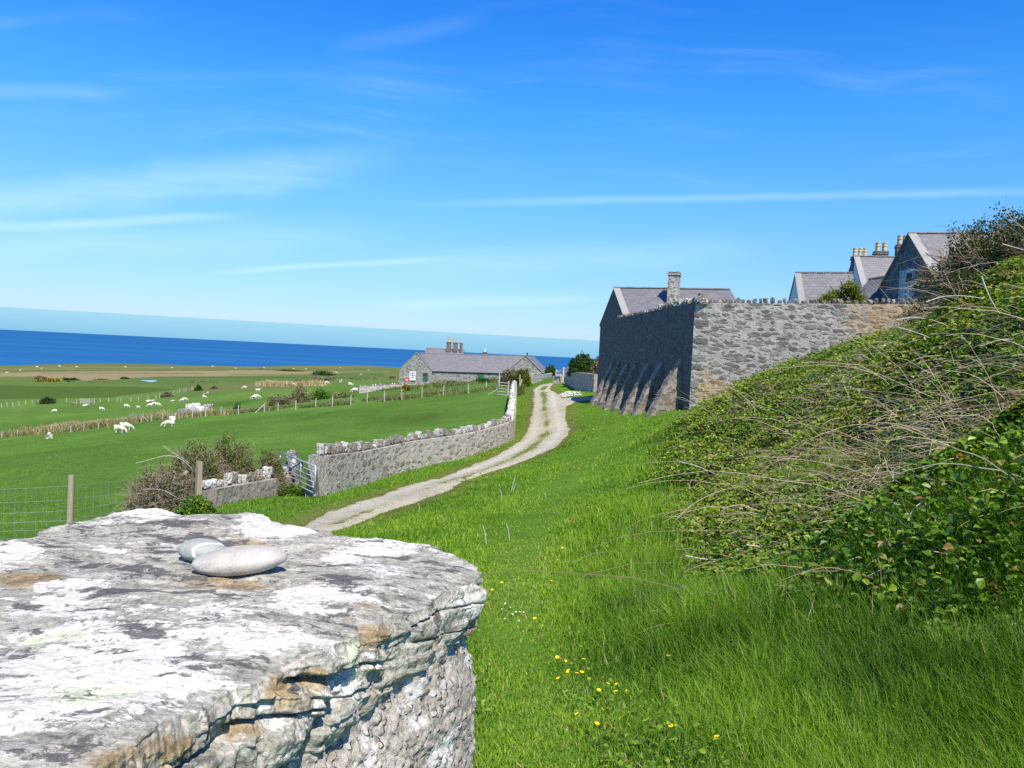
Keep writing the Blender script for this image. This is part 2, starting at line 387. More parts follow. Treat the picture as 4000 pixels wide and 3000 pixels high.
def m_lichstone(base=(.30, .29, .27), white=.5, scale=1.0, yellow=.15):
    def f(t):
        o = t.coord('Object'); rnd = t.n('ObjectInfo').outputs['Random']
        ov = t.vadd(o, t.n('CombineXYZ', {0: t.math('MULTIPLY', rnd, 37), 1: t.math('MULTIPLY', rnd, 71), 2: rnd}).outputs[0])
        nf = t.noise(ov, 22 * scale, 6, .7); nm = t.noise(ov, 5 * scale, 5, .65); nl = t.noise(ov, 1.6 * scale, 3, .6)
        b = t.mix(rnd, base, (base[0] * .62, base[1] * .58, base[2] * .5))
        c = t.mix(nf, tuple(0.5 * x for x in base), b)
        c = t.mix(t.step(nl, .42, .7), c, t.mix(1.0, c, (1.2, .95, .72), 'MULTIPLY'))
        th = t.math('ADD', t.math('MULTIPLY', nm, .7), t.math('ADD', t.math('MULTIPLY', nf, .3), t.math('MULTIPLY', t.math('SUBTRACT', rnd, .5), .22)))
        c = t.mix(t.math('MULTIPLY', t.step(th, .62 - white * .25, .68 - white * .25), .9), c, (.66, .66, .64))
        c = t.mix(t.math('MULTIPLY', t.step(t.noise(ov, 7 * scale, 4, .7), .72 - yellow * .2, .8 - yellow * .2), .7), c, (.46, .32, .08))
        return t.pbr(c, .9, t.bump(t.math('ADD', nf, nm), .7, .02), .15)
    return f
def m_slate(col=(.17, .165, .185), spots=.5, course=.24):
    def f(t):
        uv = t.n('UVMap').outputs[0]
        br = t.n('TexBrick', {'Vector': uv, 'Color1': t.c(tuple(x * .88 for x in col)), 'Color2': t.c(tuple(min(1, x * 1.14) for x in col)), 'Mortar': t.c(tuple(x * .5 for x in col)), 'Scale': 1.0, 'Mortar Size': .010, 'Brick Width': .36, 'Row Height': course})
        nf = t.noise(uv, 14, 5, .7); nm = t.noise(uv, 1.6, 4, .6)
        k = t.math('ADD', .62, t.math('ADD', t.math('MULTIPLY', nf, .34), t.math('MULTIPLY', nm, .44)))
        c = t.mix(1.0, br.outputs[0], t.n('CombineColor', {0: k, 1: k, 2: k}).outputs[0], 'MULTIPLY')
        c = t.mix(t.math('MULTIPLY', t.step(t.noise(t.map(uv, (1, 1.8, 1)), 5.5, 5, .75), .70 - .1 * spots, .78 - .1 * spots), .65), c, (.60, .61, .60))
        c = t.mix(t.math('MULTIPLY', t.step(t.noise(uv, 3.2, 3, .6), .62, .72), .30), c, (.36, .33, .24))
        return t.pbr(c, .62, t.bump(t.math('ADD', br.outputs[1], t.math('MULTIPLY', nf, -.5)), .5, -.02), .35)
    return f
def m_plain(col, rough=.8, var=.25, scale=6, spec=.2, bump=.3, metallic=0.0):
    def f(t):
        o = t.coord('Object'); n = t.noise(o, scale, 5, .65); n2 = t.noise(o, scale * 6, 3, .6)
        k = t.math('ADD', 1 - var, t.math('MULTIPLY', t.math('ADD', n, n2), var))
        c = t.mix(1.0, col, t.n('CombineColor', {0: k, 1: k, 2: k}).outputs[0], 'MULTIPLY')
        return t.pbr(c, rough, t.bump(t.math('ADD', n, n2), bump, .01), spec, Metallic=metallic)
    return f
def m_wood(col=(.36, .31, .23)):
    def f(t):
        o = t.coord('Object'); g = t.noise(t.map(o, (14, 14, 1.2)), 3, 5, .7); n = t.noise(o, 2.5, 3, .6)
        c = t.ramp(t.math('ADD', t.math('MULTIPLY', g, .7), t.math('MULTIPLY', n, .3)), [(.25, tuple(x * .55 for x in col)), (.55, col), (.8, tuple(min(1, x * 1.35) for x in col))])
        c = t.mix(t.math('MULTIPLY', t.step(t.noise(o, 9, 4, .7), .6, .7), .5), c, (.44, .44, .33))
        return t.pbr(c, .9, t.bump(g, .5, .01), .1)
    return f
def m_track(t):
    o = t.coord('Object'); med = t.attr('med')
    n1 = t.noise(o, 0.5, 4, .6); n2 = t.noise(o, 5, 6, .7); n3 = t.noise(o, 45, 4, .75)
    v = t.math('ADD', t.math('MULTIPLY', n2, .45), t.math('ADD', t.math('MULTIPLY', n3, .4), t.math('MULTIPLY', n1, .25)))
    c = t.ramp(v, [(.38, (.25, .235, .185)), (.5, (.47, .45, .37)), (.62, (.63, .61, .53))])
    rut = t.attr('rut'); c = t.mix(t.math('MULTIPLY', rut, .55), t.mix(1.0, c, (.80, .77, .70), 'MULTIPLY'), (.60, .585, .51))
    vo = t.n('TexVoronoi', {'Vector': o, 'Scale': 14.0}); cc = t.n('SeparateColor', {0: vo.outputs['Color']})
    st = t.math('MULTIPLY', t.step(vo.outputs['Distance'], .32, .2), t.step(cc.outputs[0], .72, .8))
    c = t.mix(t.math('MULTIPLY', st, .8), c, t.ramp(cc.outputs[1], [(0, (.14, .12, .10)), (.5, (.5, .47, .43)), (1, (.74, .72, .68))]))
    mg = t.step(t.math('ADD', med, t.math('MULTIPLY', t.math('SUBTRACT', t.noise(o, 2.2, 5, .7), .5), 1.5)), .45, .65)
    c = t.mix(mg, c, t.ramp(n2, [(.3, (.10, .12, .03)), (.6, (.28, .22, .10))]))
    return t.pbr(c, .95, t.bump(t.math('ADD', n3, t.math('ADD', n2, st)), .7, .03), .1)
def m_sea(t):
    o = t.coord('Object'); n = t.noise(t.map(o, (.0006, .004, 1)), 1.0, 5, .6); n2 = t.noise(t.map(o, (.02, .08, 1)), 1.0, 6, .7)
    c = t.ramp(t.math('ADD', t.math('MULTIPLY', n, .5), t.math('MULTIPLY', n2, .5)), [(.34, (.010, .085, .235)), (.5, (.012, .105, .28)), (.62, (.018, .135, .33))])
    d = t.n('BsdfDiffuse', {'Color': c}).outputs[0]
    g = t.n('BsdfGlossy', {'Color': (.6, .8, 1, 1), 'Roughness': .5, 'Normal': t.bump(n2, .6, 2.0)}).outputs[0]
    return t.n('MixShader', {0: .06, 1: d, 2: g}).outputs[0]
def m_slab(t):
    o = t.coord('Object'); side = t.attr('side'); wm = t.attr('wmask'); om = t.attr('omask')
    ow = t.warp(o, 6, .05, 3)
    st = t.map(ow, (.55, 1.25, 1.5), rot=(0, 0, R(-14)))       # the grain runs across the slab
    n1 = t.noise(st, 17, 8, .68, .4); n2 = t.noise(t.map(st, loc=(5, 2, 1)), 26, 8, .72, .6); n3 = t.noise(st, 7, 6, .62); nf = t.noise(o, 160, 5, .75); nb = t.noise(t.map(st, loc=(9, 4, 2)), 11, 8, .70)
    base = t.ramp(t.math('ADD', t.math('MULTIPLY', n2, .6), t.math('MULTIPLY', nf, .4)), [(.36, (.11, .105, .095)), (.44, (.26, .25, .215)), (.53, (.43, .42, .365)), (.63, (.60, .58, .52))])
    brown = t.ramp(t.math('ADD', t.math('MULTIPLY', n1, .6), t.math('MULTIPLY', nf, .4)), [(.36, (.09, .06, .03)), (.45, (.25, .17, .08)), (.54, (.42, .32, .18)), (.64, (.58, .50, .36))])
    ob = t.step(t.math('ADD', n3, t.math('ADD', t.math('MULTIPLY', om, .15), t.math('MULTIPLY', side, .05))), .58, .70)
    c = t.mix(t.math('MULTIPLY', ob, .85), base, brown)
    pk = t.step(t.noise(t.map(st, loc=(1, 8, 3)), 9, 6, .66), .60, .66)
    c = t.mix(t.math('MULTIPLY', pk, .8), c, (.60, .52, .45))
    wv = t.math('ADD', t.math('ADD', t.math('MULTIPLY', nb, .62), t.math('MULTIPLY', n2, .38)), t.math('SUBTRACT', t.math('MULTIPLY', wm, .13), t.math('ADD', t.math('MULTIPLY', om, .07), t.math('MULTIPLY', side, .015))))
    crust = t.noise(ow, 75, 4, .7); wv = t.math('ADD', t.math('MULTIPLY', wv, .76), t.math('MULTIPLY', crust, .24))
    wh = t.step(wv, .515, .55)
    wcol = t.mix(t.step(nf, .3, .65), (.54, .52, .47), (.76, .735, .675))
    c = t.mix(t.math('MULTIPLY', wh, .93), c, wcol)
    gv = t.n('TexVoronoi', {'Vector': t.warp(o, 14, .035, 3), 'Scale': 9.0}); gc = t.n('SeparateColor', {0: gv.outputs['Color']})
    gl = t.math('MULTIPLY', t.step(gv.outputs['Distance'], .40, .28), t.step(gc.outputs[0], .84, .88))
    c = t.mix(t.math('MULTIPLY', gl, .85), c, t.mix(nf, (.50, .56, .38), (.70, .74, .56)))
    bk = t.step(t.math('SUBTRACT', t.math('ADD', t.math('MULTIPLY', n1, .66), t.math('ADD', t.math('MULTIPLY', crust, .20), t.math('MULTIPLY', nf, .14))), t.math('ADD', t.math('MULTIPLY', wm, .05), t.math('MULTIPLY', side, .03))), .515, .55)
    c = t.mix(t.math('MULTIPLY', bk, .92), c, t.mix(nf, (.035, .037, .04), (.15, .15, .15)))
    yl = t.math('MULTIPLY', t.step(t.noise(o, 40, 4, .7), .66, .72), t.step(side, .3, .8))
    c = t.mix(t.math('MULTIPLY', yl, .55), c, (.50, .34, .06))
    spk = t.step(t.noise(o, 95, 3, .65), .60, .66); c = t.mix(t.math('MULTIPLY', spk, .55), c, (.10, .095, .085))
    h = t.math('ADD', t.math('ADD', t.math('MULTIPLY', n2, .6), t.math('ADD', t.math('MULTIPLY', crust, .5), t.math('MULTIPLY', nf, .5))), t.math('SUBTRACT', t.math('MULTIPLY', wh, .25), t.math('MULTIPLY', bk, .15)))
    return t.pbr(c, .9, t.bump(h, .75, .006), .15)
def m_roughcast(t):
    o = t.coord('Object'); v = t.n('TexVoronoi', {'Vector': t.warp(o, 20, .02, 3), 'Scale': 85.0}); cs = t.n('SeparateColor', {0: v.outputs['Color']})
    nf = t.noise(o, 130, 5, .75); nm = t.noise(o, 14, 6, .7)
    peb = t.math('MULTIPLY', t.step(v.outputs['Distance'], .55, .35), t.step(cs.outputs[0], .45, .55))
    c = t.ramp(t.math('ADD', t.math('MULTIPLY', nf, .5), t.math('MULTIPLY', nm, .5)), [(.36, (.20, .175, .15)), (.48, (.44, .40, .35)), (.62, (.68, .63, .56))])
    c = t.mix(t.math('MULTIPLY', peb, .8), c, t.ramp(cs.outputs[1], [(0, (.16, .17, .17)), (.35, (.36, .32, .27)), (.7, (.5, .44, .36)), (1, (.62, .6, .58))]))
    wl = t.step(t.noise(o, 11, 7, .7), .53, .58); c = t.mix(t.math('MULTIPLY', wl, .8), c, (.74, .72, .71))
    yl = t.step(t.noise(o, 17, 5, .7), .64, .69); c = t.mix(t.math('MULTIPLY', yl, .65), c, (.52, .38, .10))
    return t.pbr(c, .95, t.bump(t.math('ADD', peb, nf), .8, .008), .1)
def m_wool(t):
    o = t.coord('Object'); n = t.noise(o, 9, 5, .7); n2 = t.noise(o, 30, 3, .7)
    c = t.ramp(t.math('ADD', t.math('MULTIPLY', n, .5), t.math('MULTIPLY', n2, .5)), [(.3, (.50, .46, .36)), (.6, (.74, .70, .60))])
    return t.pbr(c, .95, t.bump(t.math('ADD', n, n2), .8, .05), .05)
def m_pebble(veins):
    def f(t):
        o = t.coord('Object'); nf = t.noise(o, 300, 4, .7); nm = t.noise(o, 40, 4, .6)
        if veins:
            c = t.ramp(t.math('ADD', t.math('MULTIPLY', nf, .3), t.math('MULTIPLY', nm, .7)), [(.3, (.27, .295, .27)), (.7, (.42, .44, .40))])
            wv = t.n('TexWave', {'Vector': t.warp(t.map(o, rot=(0, .3, R(20))), 25, .012, 2), 'Scale': 9.0, 'Distortion': 1.5, 'Detail': 3.0}, wave_type='BANDS', bands_direction='X').outputs[1]
            c = t.mix(t.step(wv, .965, .995), c, (.74, .72, .68))
            wv2 = t.n('TexWave', {'Vector': t.map(o, rot=(R(70), .4, R(80))), 'Scale': 7.0, 'Distortion': 2.5, 'Detail': 2.0}, wave_type='BANDS', bands_direction='X').outputs[1]
            c = t.mix(t.math('MULTIPLY', t.step(wv2, .988, .999), .8), c, (.68, .68, .66))
        else:
            c = t.ramp(t.math('ADD', t.math('MULTIPLY', nf, .55), t.math('MULTIPLY', nm, .45)), [(.35, (.35, .325, .285)), (.5, (.46, .435, .39)), (.65, (.56, .535, .49))])
            sp = t.step(t.noise(o, 150, 3, .7), .66, .72); c = t.mix(t.math('MULTIPLY', sp, .7), c, (.60, .50, .36))
        return t.pbr(c, .7, t.bump(nf, .25, .002), .25)
    return f
GRASS = [(0.0, (.042, .105, .007)), (.30, (.108, .240, .013)), (.60, (.205, .365, .020)), (.85, (.33, .47, .04)), (.93, (.24, .29, .07)), (.96, (.42, .34, .16)), (1.0, (.55, .46, .28))]
M = dict(
    ground=material('ground_mat', m_ground), grass=material('grass_mat', m_leaf(GRASS, .38)), track=material('track_mat', m_track), sea=material('sea_mat', m_sea),
    bramble=material('bramble_leaf_mat', m_leaf([(0, (.025, .065, .010)), (.35, (.075, .170, .016)), (.65, (.17, .29, .022)), (.86, (.30, .40, .032)), (.94, (.26, .20, .06)), (1, (.27, .12, .06))], .32, .42, .4)),
    stem=material('dry_stem_mat', m_leaf([(0, (.07, .045, .03)), (.35, (.20, .145, .10)), (.7, (.38, .30, .21)), (1, (.62, .54, .42))], 0.0, .8, .1)),
    thorn=material('thorn_leaf_mat', m_leaf([(0, (.018, .032, .010)), (.4, (.05, .075, .018)), (.8, (.11, .14, .03)), (1, (.17, .11, .06))], .25)),
    shrub=material('shrub_leaf_mat', m_leaf([(0, (.02, .05, .012)), (.5, (.05, .12, .02)), (.9, (.12, .2, .04)), (1, (.2, .2, .06))], .25)),
    ltree=material('light_leaf_mat', m_leaf([(0, (.06, .10, .012)), (.5, (.17, .22, .025)), (1, (.33, .34, .05))], .35)),
    brownscrub=material('brown_scrub_mat', m_leaf([(0, (.08, .065, .035)), (.35, (.20, .15, .10)), (.58, (.33, .26, .17)), (.66, (.40, .33, .22)), (.70, (.11, .19, .025)), (1, (.24, .33, .04))], .15)),
    mixscrub=material('green_brown_scrub_mat', m_leaf([(0, (.08, .06, .03)), (.22, (.19, .14, .09)), (.40, (.32, .25, .16)), (.44, (.10, .16, .025)), (.8, (.18, .26, .03)), (1, (.26, .34, .04))], .2)),
    gorse=material('gorse_mat', m_leaf([(0, (.05, .075, .015)), (.4, (.10, .11, .02)), (.55, (.42, .26, .015)), (1, (.68, .44, .02))], .15)),
    strawg=material('straw_grass_mat', m_leaf([(0, (.10, .17, .03)), (.4, (.20, .22, .07)), (.7, (.42, .35, .17)), (1, (.58, .48, .28))], .3)),
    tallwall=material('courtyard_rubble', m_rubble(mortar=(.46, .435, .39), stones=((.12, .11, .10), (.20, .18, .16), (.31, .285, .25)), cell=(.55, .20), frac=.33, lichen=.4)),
    shade_toned_wall=material('shade_toned_rubble', m_rubble(mortar=(.145, .15, .16), stones=((.085, .085, .095), (.11, .11, .12), (.15, .15, .155)), cell=(.5, .22), frac=.33)),  # bluish dark copy of the courtyard stone with the shade painted in
    coping2=material('grey_quoin', m_plain((.25, .235, .22), .9, .45, 6, .15, .9)),
    quoin=material('quoin_stone', m_plain((.165, .15, .145), .9, .45, 5, .15, .9)),
    buttress=material('buttress_rubble', m_rubble(mortar=(.30, .27, .235), stones=((.12, .10, .085), (.20, .165, .135), (.30, .26, .22)), cell=(.6, .36), frac=.42, white=.42)),
    lanewall=material('lane_rubble', m_rubble(mortar=(.50, .47, .43), stones=((.20, .185, .165), (.31, .275, .225), (.42, .37, .28)), cell=(.55, .24), frac=.27, lichen=.15, white=.55, rough_face=.9)),
    roughwall=material('rendered_rubble', m_rubble(mortar=(.45, .40, .35), stones=((.2, .17, .13), (.3, .26, .2), (.38, .33, .27)), cell=(.3, .2), frac=.12, white=.1, rough_face=1.2)),
    farmwall=material('farm_rubble', m_rubble(mortar=(.34, .33, .30), stones=((.10, .105, .10), (.19, .195, .18), (.30, .295, .27)), cell=(.5, .24), frac=.36, white=.3)),
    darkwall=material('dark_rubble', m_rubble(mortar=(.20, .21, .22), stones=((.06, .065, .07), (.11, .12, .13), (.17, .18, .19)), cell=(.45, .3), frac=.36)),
    coping=material('coping_stone_mat', m_lichstone(white=.42)), copefar=material('far_coping_mat', m_lichstone(base=(.27, .26, .24), white=.30)), copedark=material('dark_coping_mat', m_lichstone(base=(.22, .21, .21), white=.22, yellow=.3)),
    boulder=material('boulder_mat', m_lichstone(base=(.30, .30, .30), white=.42, scale=1.0)), slate=material('slate_mat', m_slate()), slate2=material('old_slate_mat', m_slate((.20, .195, .205), .8)),
    slate3=material('dark_slate_mat', m_slate((.10, .105, .125), .9)), ridge=material('ridge_tile_mat', m_plain((.27, .26, .27))), render=material('white_render_mat', m_plain((.74, .76, .78), .85, .06)),
    verge=material('verge_mat', m_plain((.33, .32, .31))), pot=material('clay_pot_mat', m_plain((.58, .46, .24), .8, .2)), chim=material('chimney_rubble', m_rubble(cell=(.3, .15), frac=.35)),
    brick=material('dark_brick_mat', m_rubble(mortar=(.22, .19, .18), stones=((.13, .10, .09), (.19, .15, .13), (.27, .22, .2)), cell=(.3, .12), frac=.45)),
    wood=material('weathered_wood', m_wood()), palewood=material('pale_wood', m_wood((.50, .47, .40))), galv=material('galvanised_steel', m_plain((.48, .52, .55), .45, .15, 8, .5, .1, .6)),
    wire=material('wire_mat', m_plain((.30, .36, .36), .5, .1, 8, .4, .1, .3)), white=material('white_paint', m_plain((.80, .81, .82), .6, .05)), dgreen=material('dark_green_paint', m_plain((.035, .11, .075), .5, .15)),
    green=material('green_paint', m_plain((.015, .17, .06), .5, .15)), bluedoor=material('pale_blue_paint', m_plain((.40, .47, .55), .7, .2)), glass=material('window_glass', m_plain((.012, .016, .025), .1, .1, 4, .6, 0)), red=material('red_plastic', m_plain((.62, .035, .02), .5, .15)),
    dark=material('dark_iron', m_plain((.05, .05, .055), .7, .3)), slab=material('capstone_mat', m_slab), roughcast=material('roughcast_mat', m_roughcast), wool=material('wool_mat', m_wool),
    face=material('sheep_face', m_plain((.62, .58, .50), .9, .1)), peb1=material('pink_grey_pebble', m_pebble(False)), peb2=material('veined_pebble', m_pebble(True)),
    yellow=material('buttercup_petal', m_plain((.85, .62, .01), .4, .05)), daisy=material('daisy_petal', m_plain((.80, .80, .78), .7, .05)), stalk=material('green_stalk', m_plain((.06, .15, .02))),
    stemlight=material('brown_cane', m_plain((.30, .23, .16), .85, .3, 12)),
    pond=material('pond_mat', m_plain((.17, .29, .42), .15, .1, 2, .5, .05)), tarred=material('dark_post_mat', m_plain((.08, .085, .09))))

# ------------------------------------------------------------------ SETTING: ground, track, sea
def inpoly(px, py, poly):
    poly = np.asarray(poly, float); ins = np.zeros(px.shape, bool); j = len(poly) - 1
    for i in range(len(poly)):
        xi, yi = poly[i]; xj, yj = poly[j]
        c = ((yi > py) != (yj > py)) & (px < (xj - xi) * (py - yi) / (yj - yi + 1e-12) + xi)
        ins ^= c; j = i
    return ins
def segdist(x, y, pts, closed=False):
    pts = np.asarray(pts, float); d = np.full(x.shape, 1e9); n = len(pts)
    for i in range(n if closed else n - 1):
        a = pts[i]; b = pts[(i + 1) % n]; ab = b - a
        t = np.clip(((x - a[0]) * ab[0] + (y - a[1]) * ab[1]) / (ab @ ab + 1e-12), 0, 1)
        d = np.minimum(d, np.hypot(x - a[0] - t * ab[0], y - a[1] - t * ab[1]))
    return d
L_EDGE = [(1100,2095),(1203,2043),(1374,1971),(1627,1890),(1816,1833),(1943,1779),(2033,1725),(2070,1662),(2083,1589),(2085,1521),(2110,1506),(2160,1496)]
R_EDGE = [(2166,1497),(2150,1508),(2146,1521),(2165,1531),(2196,1558),(2277,1553),(2345,1551),(2345,1562),(2300,1562),(2241,1571),(2205,1589),(2205,1635),(2223,1689),(2178,1743),(2088,1784),(1929,1838),(1816,1874),(1735,1926),(1338,2062),(1230,2105)]
TR = np.array([ground(*p)[:2] for p in L_EDGE + R_EDGE])
TR = np.concatenate([TR, [[TR[-1, 0] - 5, TR[-1, 1] - 3.5], [TR[0, 0] - 5, TR[0, 1] - 3.5]]])
MEDL = np.array([ground(*p)[:2] for p in ((1300,2062),(1480,1992),(1660,1922),(1850,1858),(2000,1800),(2075,1757),(2115,1722),(2138,1690),(2135,1640),(2125,1600),(2128,1560),(2120,1525),(2130,1512))])
def tracksd(x, y):
    """distance inside (+) or outside (-) the track"""
    d = segdist(x, y, TR, True); return np.where(inpoly(x, y, TR), d, -d)
# bank toe: to the right of this line brambles take over
def pocket(P_): return fbm(P_ * .42, 2, seed=125)
TOE_Y = np.array([2, 3, 3.6, 4.4, 5, 6, 8.5, 11, 14, 18, 22, 26, 29, 32, 36]); TOE_X = np.array([2.4, 2.1, 1.75, 1.35, 1.15, 1.15, 1.5, 2.0, 2.6, 3.3, 4.1, 5.0, 6.0, 7.6, 9.5])
def toe(x, y): return x - np.interp(y, TOE_Y, TOE_X)
WALLP = [ground(*p)[:2] for p in ((1236,1938),(1502,1858),(1814,1783),(1960,1730))]
nu, nv = 430, 860
u = np.sinh(np.linspace(-1, 1, nu) * 1.3) / math.sinh(1.3) * 1.15; v = np.linspace(math.log(2.6), math.log(1500), nv)
UU, VV = np.meshgrid(u, v); SS = np.exp(VV); X = UU * SS; Y = SS - 6.5
Z = H(X, Y)
P = np.stack([X, Y], -1)
px, py = project(np.stack([X, np.maximum(Y, .5), Z], -1)); hp = py - (1285.5 + .0493 * px)
g_near = np.array([.065, .145, .014]); g_past = np.array([.090, .180, .036]); g_far = np.array([.115, .175, .055])
T = np.empty(X.shape + (3,)); T[:] = g_past
f = sstep(120, 330, Y)[..., None]; T = T * (1 - f) + g_far * f
patch = (fbm(P / np.clip(6 + Y[..., None] * .05, 6, 60), 3, seed=9))[..., None]
T = T * (1 + .34 * patch)
def paint(mask, col, amt=1.0):
    global T
    m = (mask * amt)[..., None]; T = T * (1 - m) + np.asarray(col) * m
far = Y > 150
jx = px + 40 * fbm(P / 40, 3, seed=4); jy = py + 4 * fbm(P / 30, 3, seed=5)
paint(far * sstep(520, 420, jy - 1000.), (.12, .155, .055))                # the coast strip
for poly, col, am in (
    ([(-200,1464),(330,1450),(700,1445),(1000,1447),(1320,1451),(1290,1462),(1090,1466),(700,1471),(330,1485),(250,1481),(120,1473),(-200,1468)], (.27, .225, .13), .9),
    ([(-200,1440),(400,1436),(900,1436),(1400,1437),(1400,1443),(700,1443),(-200,1455)], (.17, .18, .075), .8),
    ([(330,1485),(1000,1468),(1500,1458),(1500,1475),(1100,1486),(620,1500),(300,1500)], (.09, .15, .045), .8),
    ([(1010,1490),(1240,1494),(1250,1506),(1150,1507),(1000,1500)], (.42, .36, .22), .95),
    ([(-100,1476),(250,1484),(500,1500),(620,1512),(300,1516),(-100,1506)], (.10, .165, .045), .8),
    ([(-100,1506),(500,1510),(700,1520),(420,1552),(-100,1562)], (.070, .115, .030), .9),
    ([(700,1515),(1000,1500),(1250,1510),(1240,1516),(900,1524),(760,1530)], (.15, .15, .07), .7)):
    paint(inpoly(jx, jy, poly) * far, col, am)
for k_, (y0_, sl_, x0_, x1_, th_, col_) in enumerate(((1446, .002, -200, 900, 1.6, (.07, .10, .035)), (1439, .003, 300, 1500, 1.3, (.08, .11, .04)), (1456, .004, 150, 800, 1.4, (.09, .10, .05)), (1462, .000, 900, 1500, 1.5, (.07, .11, .035)), (1451, .002, 1000, 1520, 1.3, (.21, .20, .10)), (1472, .006, 600, 1500, 1.8, (.075, .11, .035)), (1433.5, .0, 100, 1500, 1.2, (.22, .19, .11)))):
    yy = y0_ + sl_ * (px - x0_) + 1.5 * fbm(P / 60, 2, seed=150 + k_); paint(np.exp(-((py - yy) / th_) ** 2) * far * (px > x0_) * (px < x1_), col_, .75)
tsd = np.full(X.shape, -9.0); sel = (Y > 6) & (Y < 130) & (np.abs(X) < 30)
tsd[sel] = tracksd(X[sel], Y[sel])
lanel = np.interp(Y, [p[1] for p in WALLP] + [75], [p[0] for p in WALLP] + [.1])
vergem = sstep(-.3, .6, X - lanel) * sstep(110, 85, Y)
paint(vergem, g_near * 1.5, .75)
paint(sstep(-1.2, .1, tsd) * (Y < 130), (.16, .13, .06), .75)
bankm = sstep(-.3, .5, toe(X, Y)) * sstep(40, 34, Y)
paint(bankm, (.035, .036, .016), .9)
pathm = np.exp(-((X - np.interp(Y, [2, 3, 5, 8, 12, 17, 24, 30, 40], [.25, .2, .12, .05, .35, 1.1, 2.3, 3.6, 5.2])) / np.clip(.25 + Y * .008, .25, .5)) ** 2) * (Y < 45) * (Y > 1)
paint(pathm, (.085, .17, .025), .5)
idx = np.arange(nu * nv).reshape(nv, nu)
Q = np.stack([idx[:-1, :-1], idx[:-1, 1:], idx[1:, 1:], idx[1:, :-1]], -1).reshape(-1, 4)
keep = ~((Z[:-1, :-1] < -31).ravel()); Q = Q[keep]
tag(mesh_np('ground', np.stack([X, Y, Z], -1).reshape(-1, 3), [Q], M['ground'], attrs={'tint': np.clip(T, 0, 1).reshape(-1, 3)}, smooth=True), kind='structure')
# the gravel track, laid on the ground with ragged edges
gx = np.arange(TR[:, 0].min() - .3, TR[:, 0].max() + .3, .14); gy = np.arange(TR[:, 1].min() - .3, TR[:, 1].max() + .3, .14)
GX, GY = np.meshgrid(gx, gy); sdv = tracksd(GX, GY)
P2 = np.stack([GX, GY], -1)
ed = sdv + .16 * fbm(P2 * 1.6, 4, .6, seed=21) + .05
med = np.exp(-(segdist(GX, GY, MEDL) / (.20 + .06 * fbm(P2 * .4, 2, seed=8))) ** 2) * (.72 + .7 * fbm(P2 * .35, 2, seed=2)) * np.where(GY > 30, 1.12, .75)
rut = np.exp(-((segdist(GX, GY, MEDL) - .78) / .26) ** 2)
GZ = H(GX, GY) - .035 * rut + np.clip(ed, -.3, .12) * .45 + .006 * fbm(P2 * 5, 2, seed=6) + .03 * np.clip(med, 0, 1)
ok = sdv > -.34; gi = np.arange(GX.size).reshape(GX.shape)
kq = ok[:-1, :-1] & ok[:-1, 1:] & ok[1:, 1:] & ok[1:, :-1]
Q = np.stack([gi[:-1, :-1], gi[:-1, 1:], gi[1:, 1:], gi[1:, :-1]], -1)[kq]
used = np.unique(Q); rm = np.zeros(GX.size, int); rm[used] = np.arange(len(used))
tag(mesh_np('track', np.stack([GX, GY, GZ], -1).reshape(-1, 3)[used], [rm[Q]], M['track'], attrs={'med': np.clip(med, 0, 1).ravel()[used], 'rut': (rut * sstep(0, .5, sdv)).ravel()[used]}, smooth=True), kind='structure')
SEA = -24.6
th = np.linspace(-1.5, 1.5, 61); rr = np.array([150, 400, 1000, 3000, 9000, 30000, 90000.])
V = np.array([[r * math.sin(a), r * math.cos(a), SEA] for r in rr for a in th])
gi = np.arange(len(V)).reshape(len(rr), len(th))
tag(mesh_np('sea', V, [np.stack([gi[:-1, :-1], gi[:-1, 1:], gi[1:, 1:], gi[1:, :-1]], -1).reshape(-1, 4)], M['sea']), kind='structure')

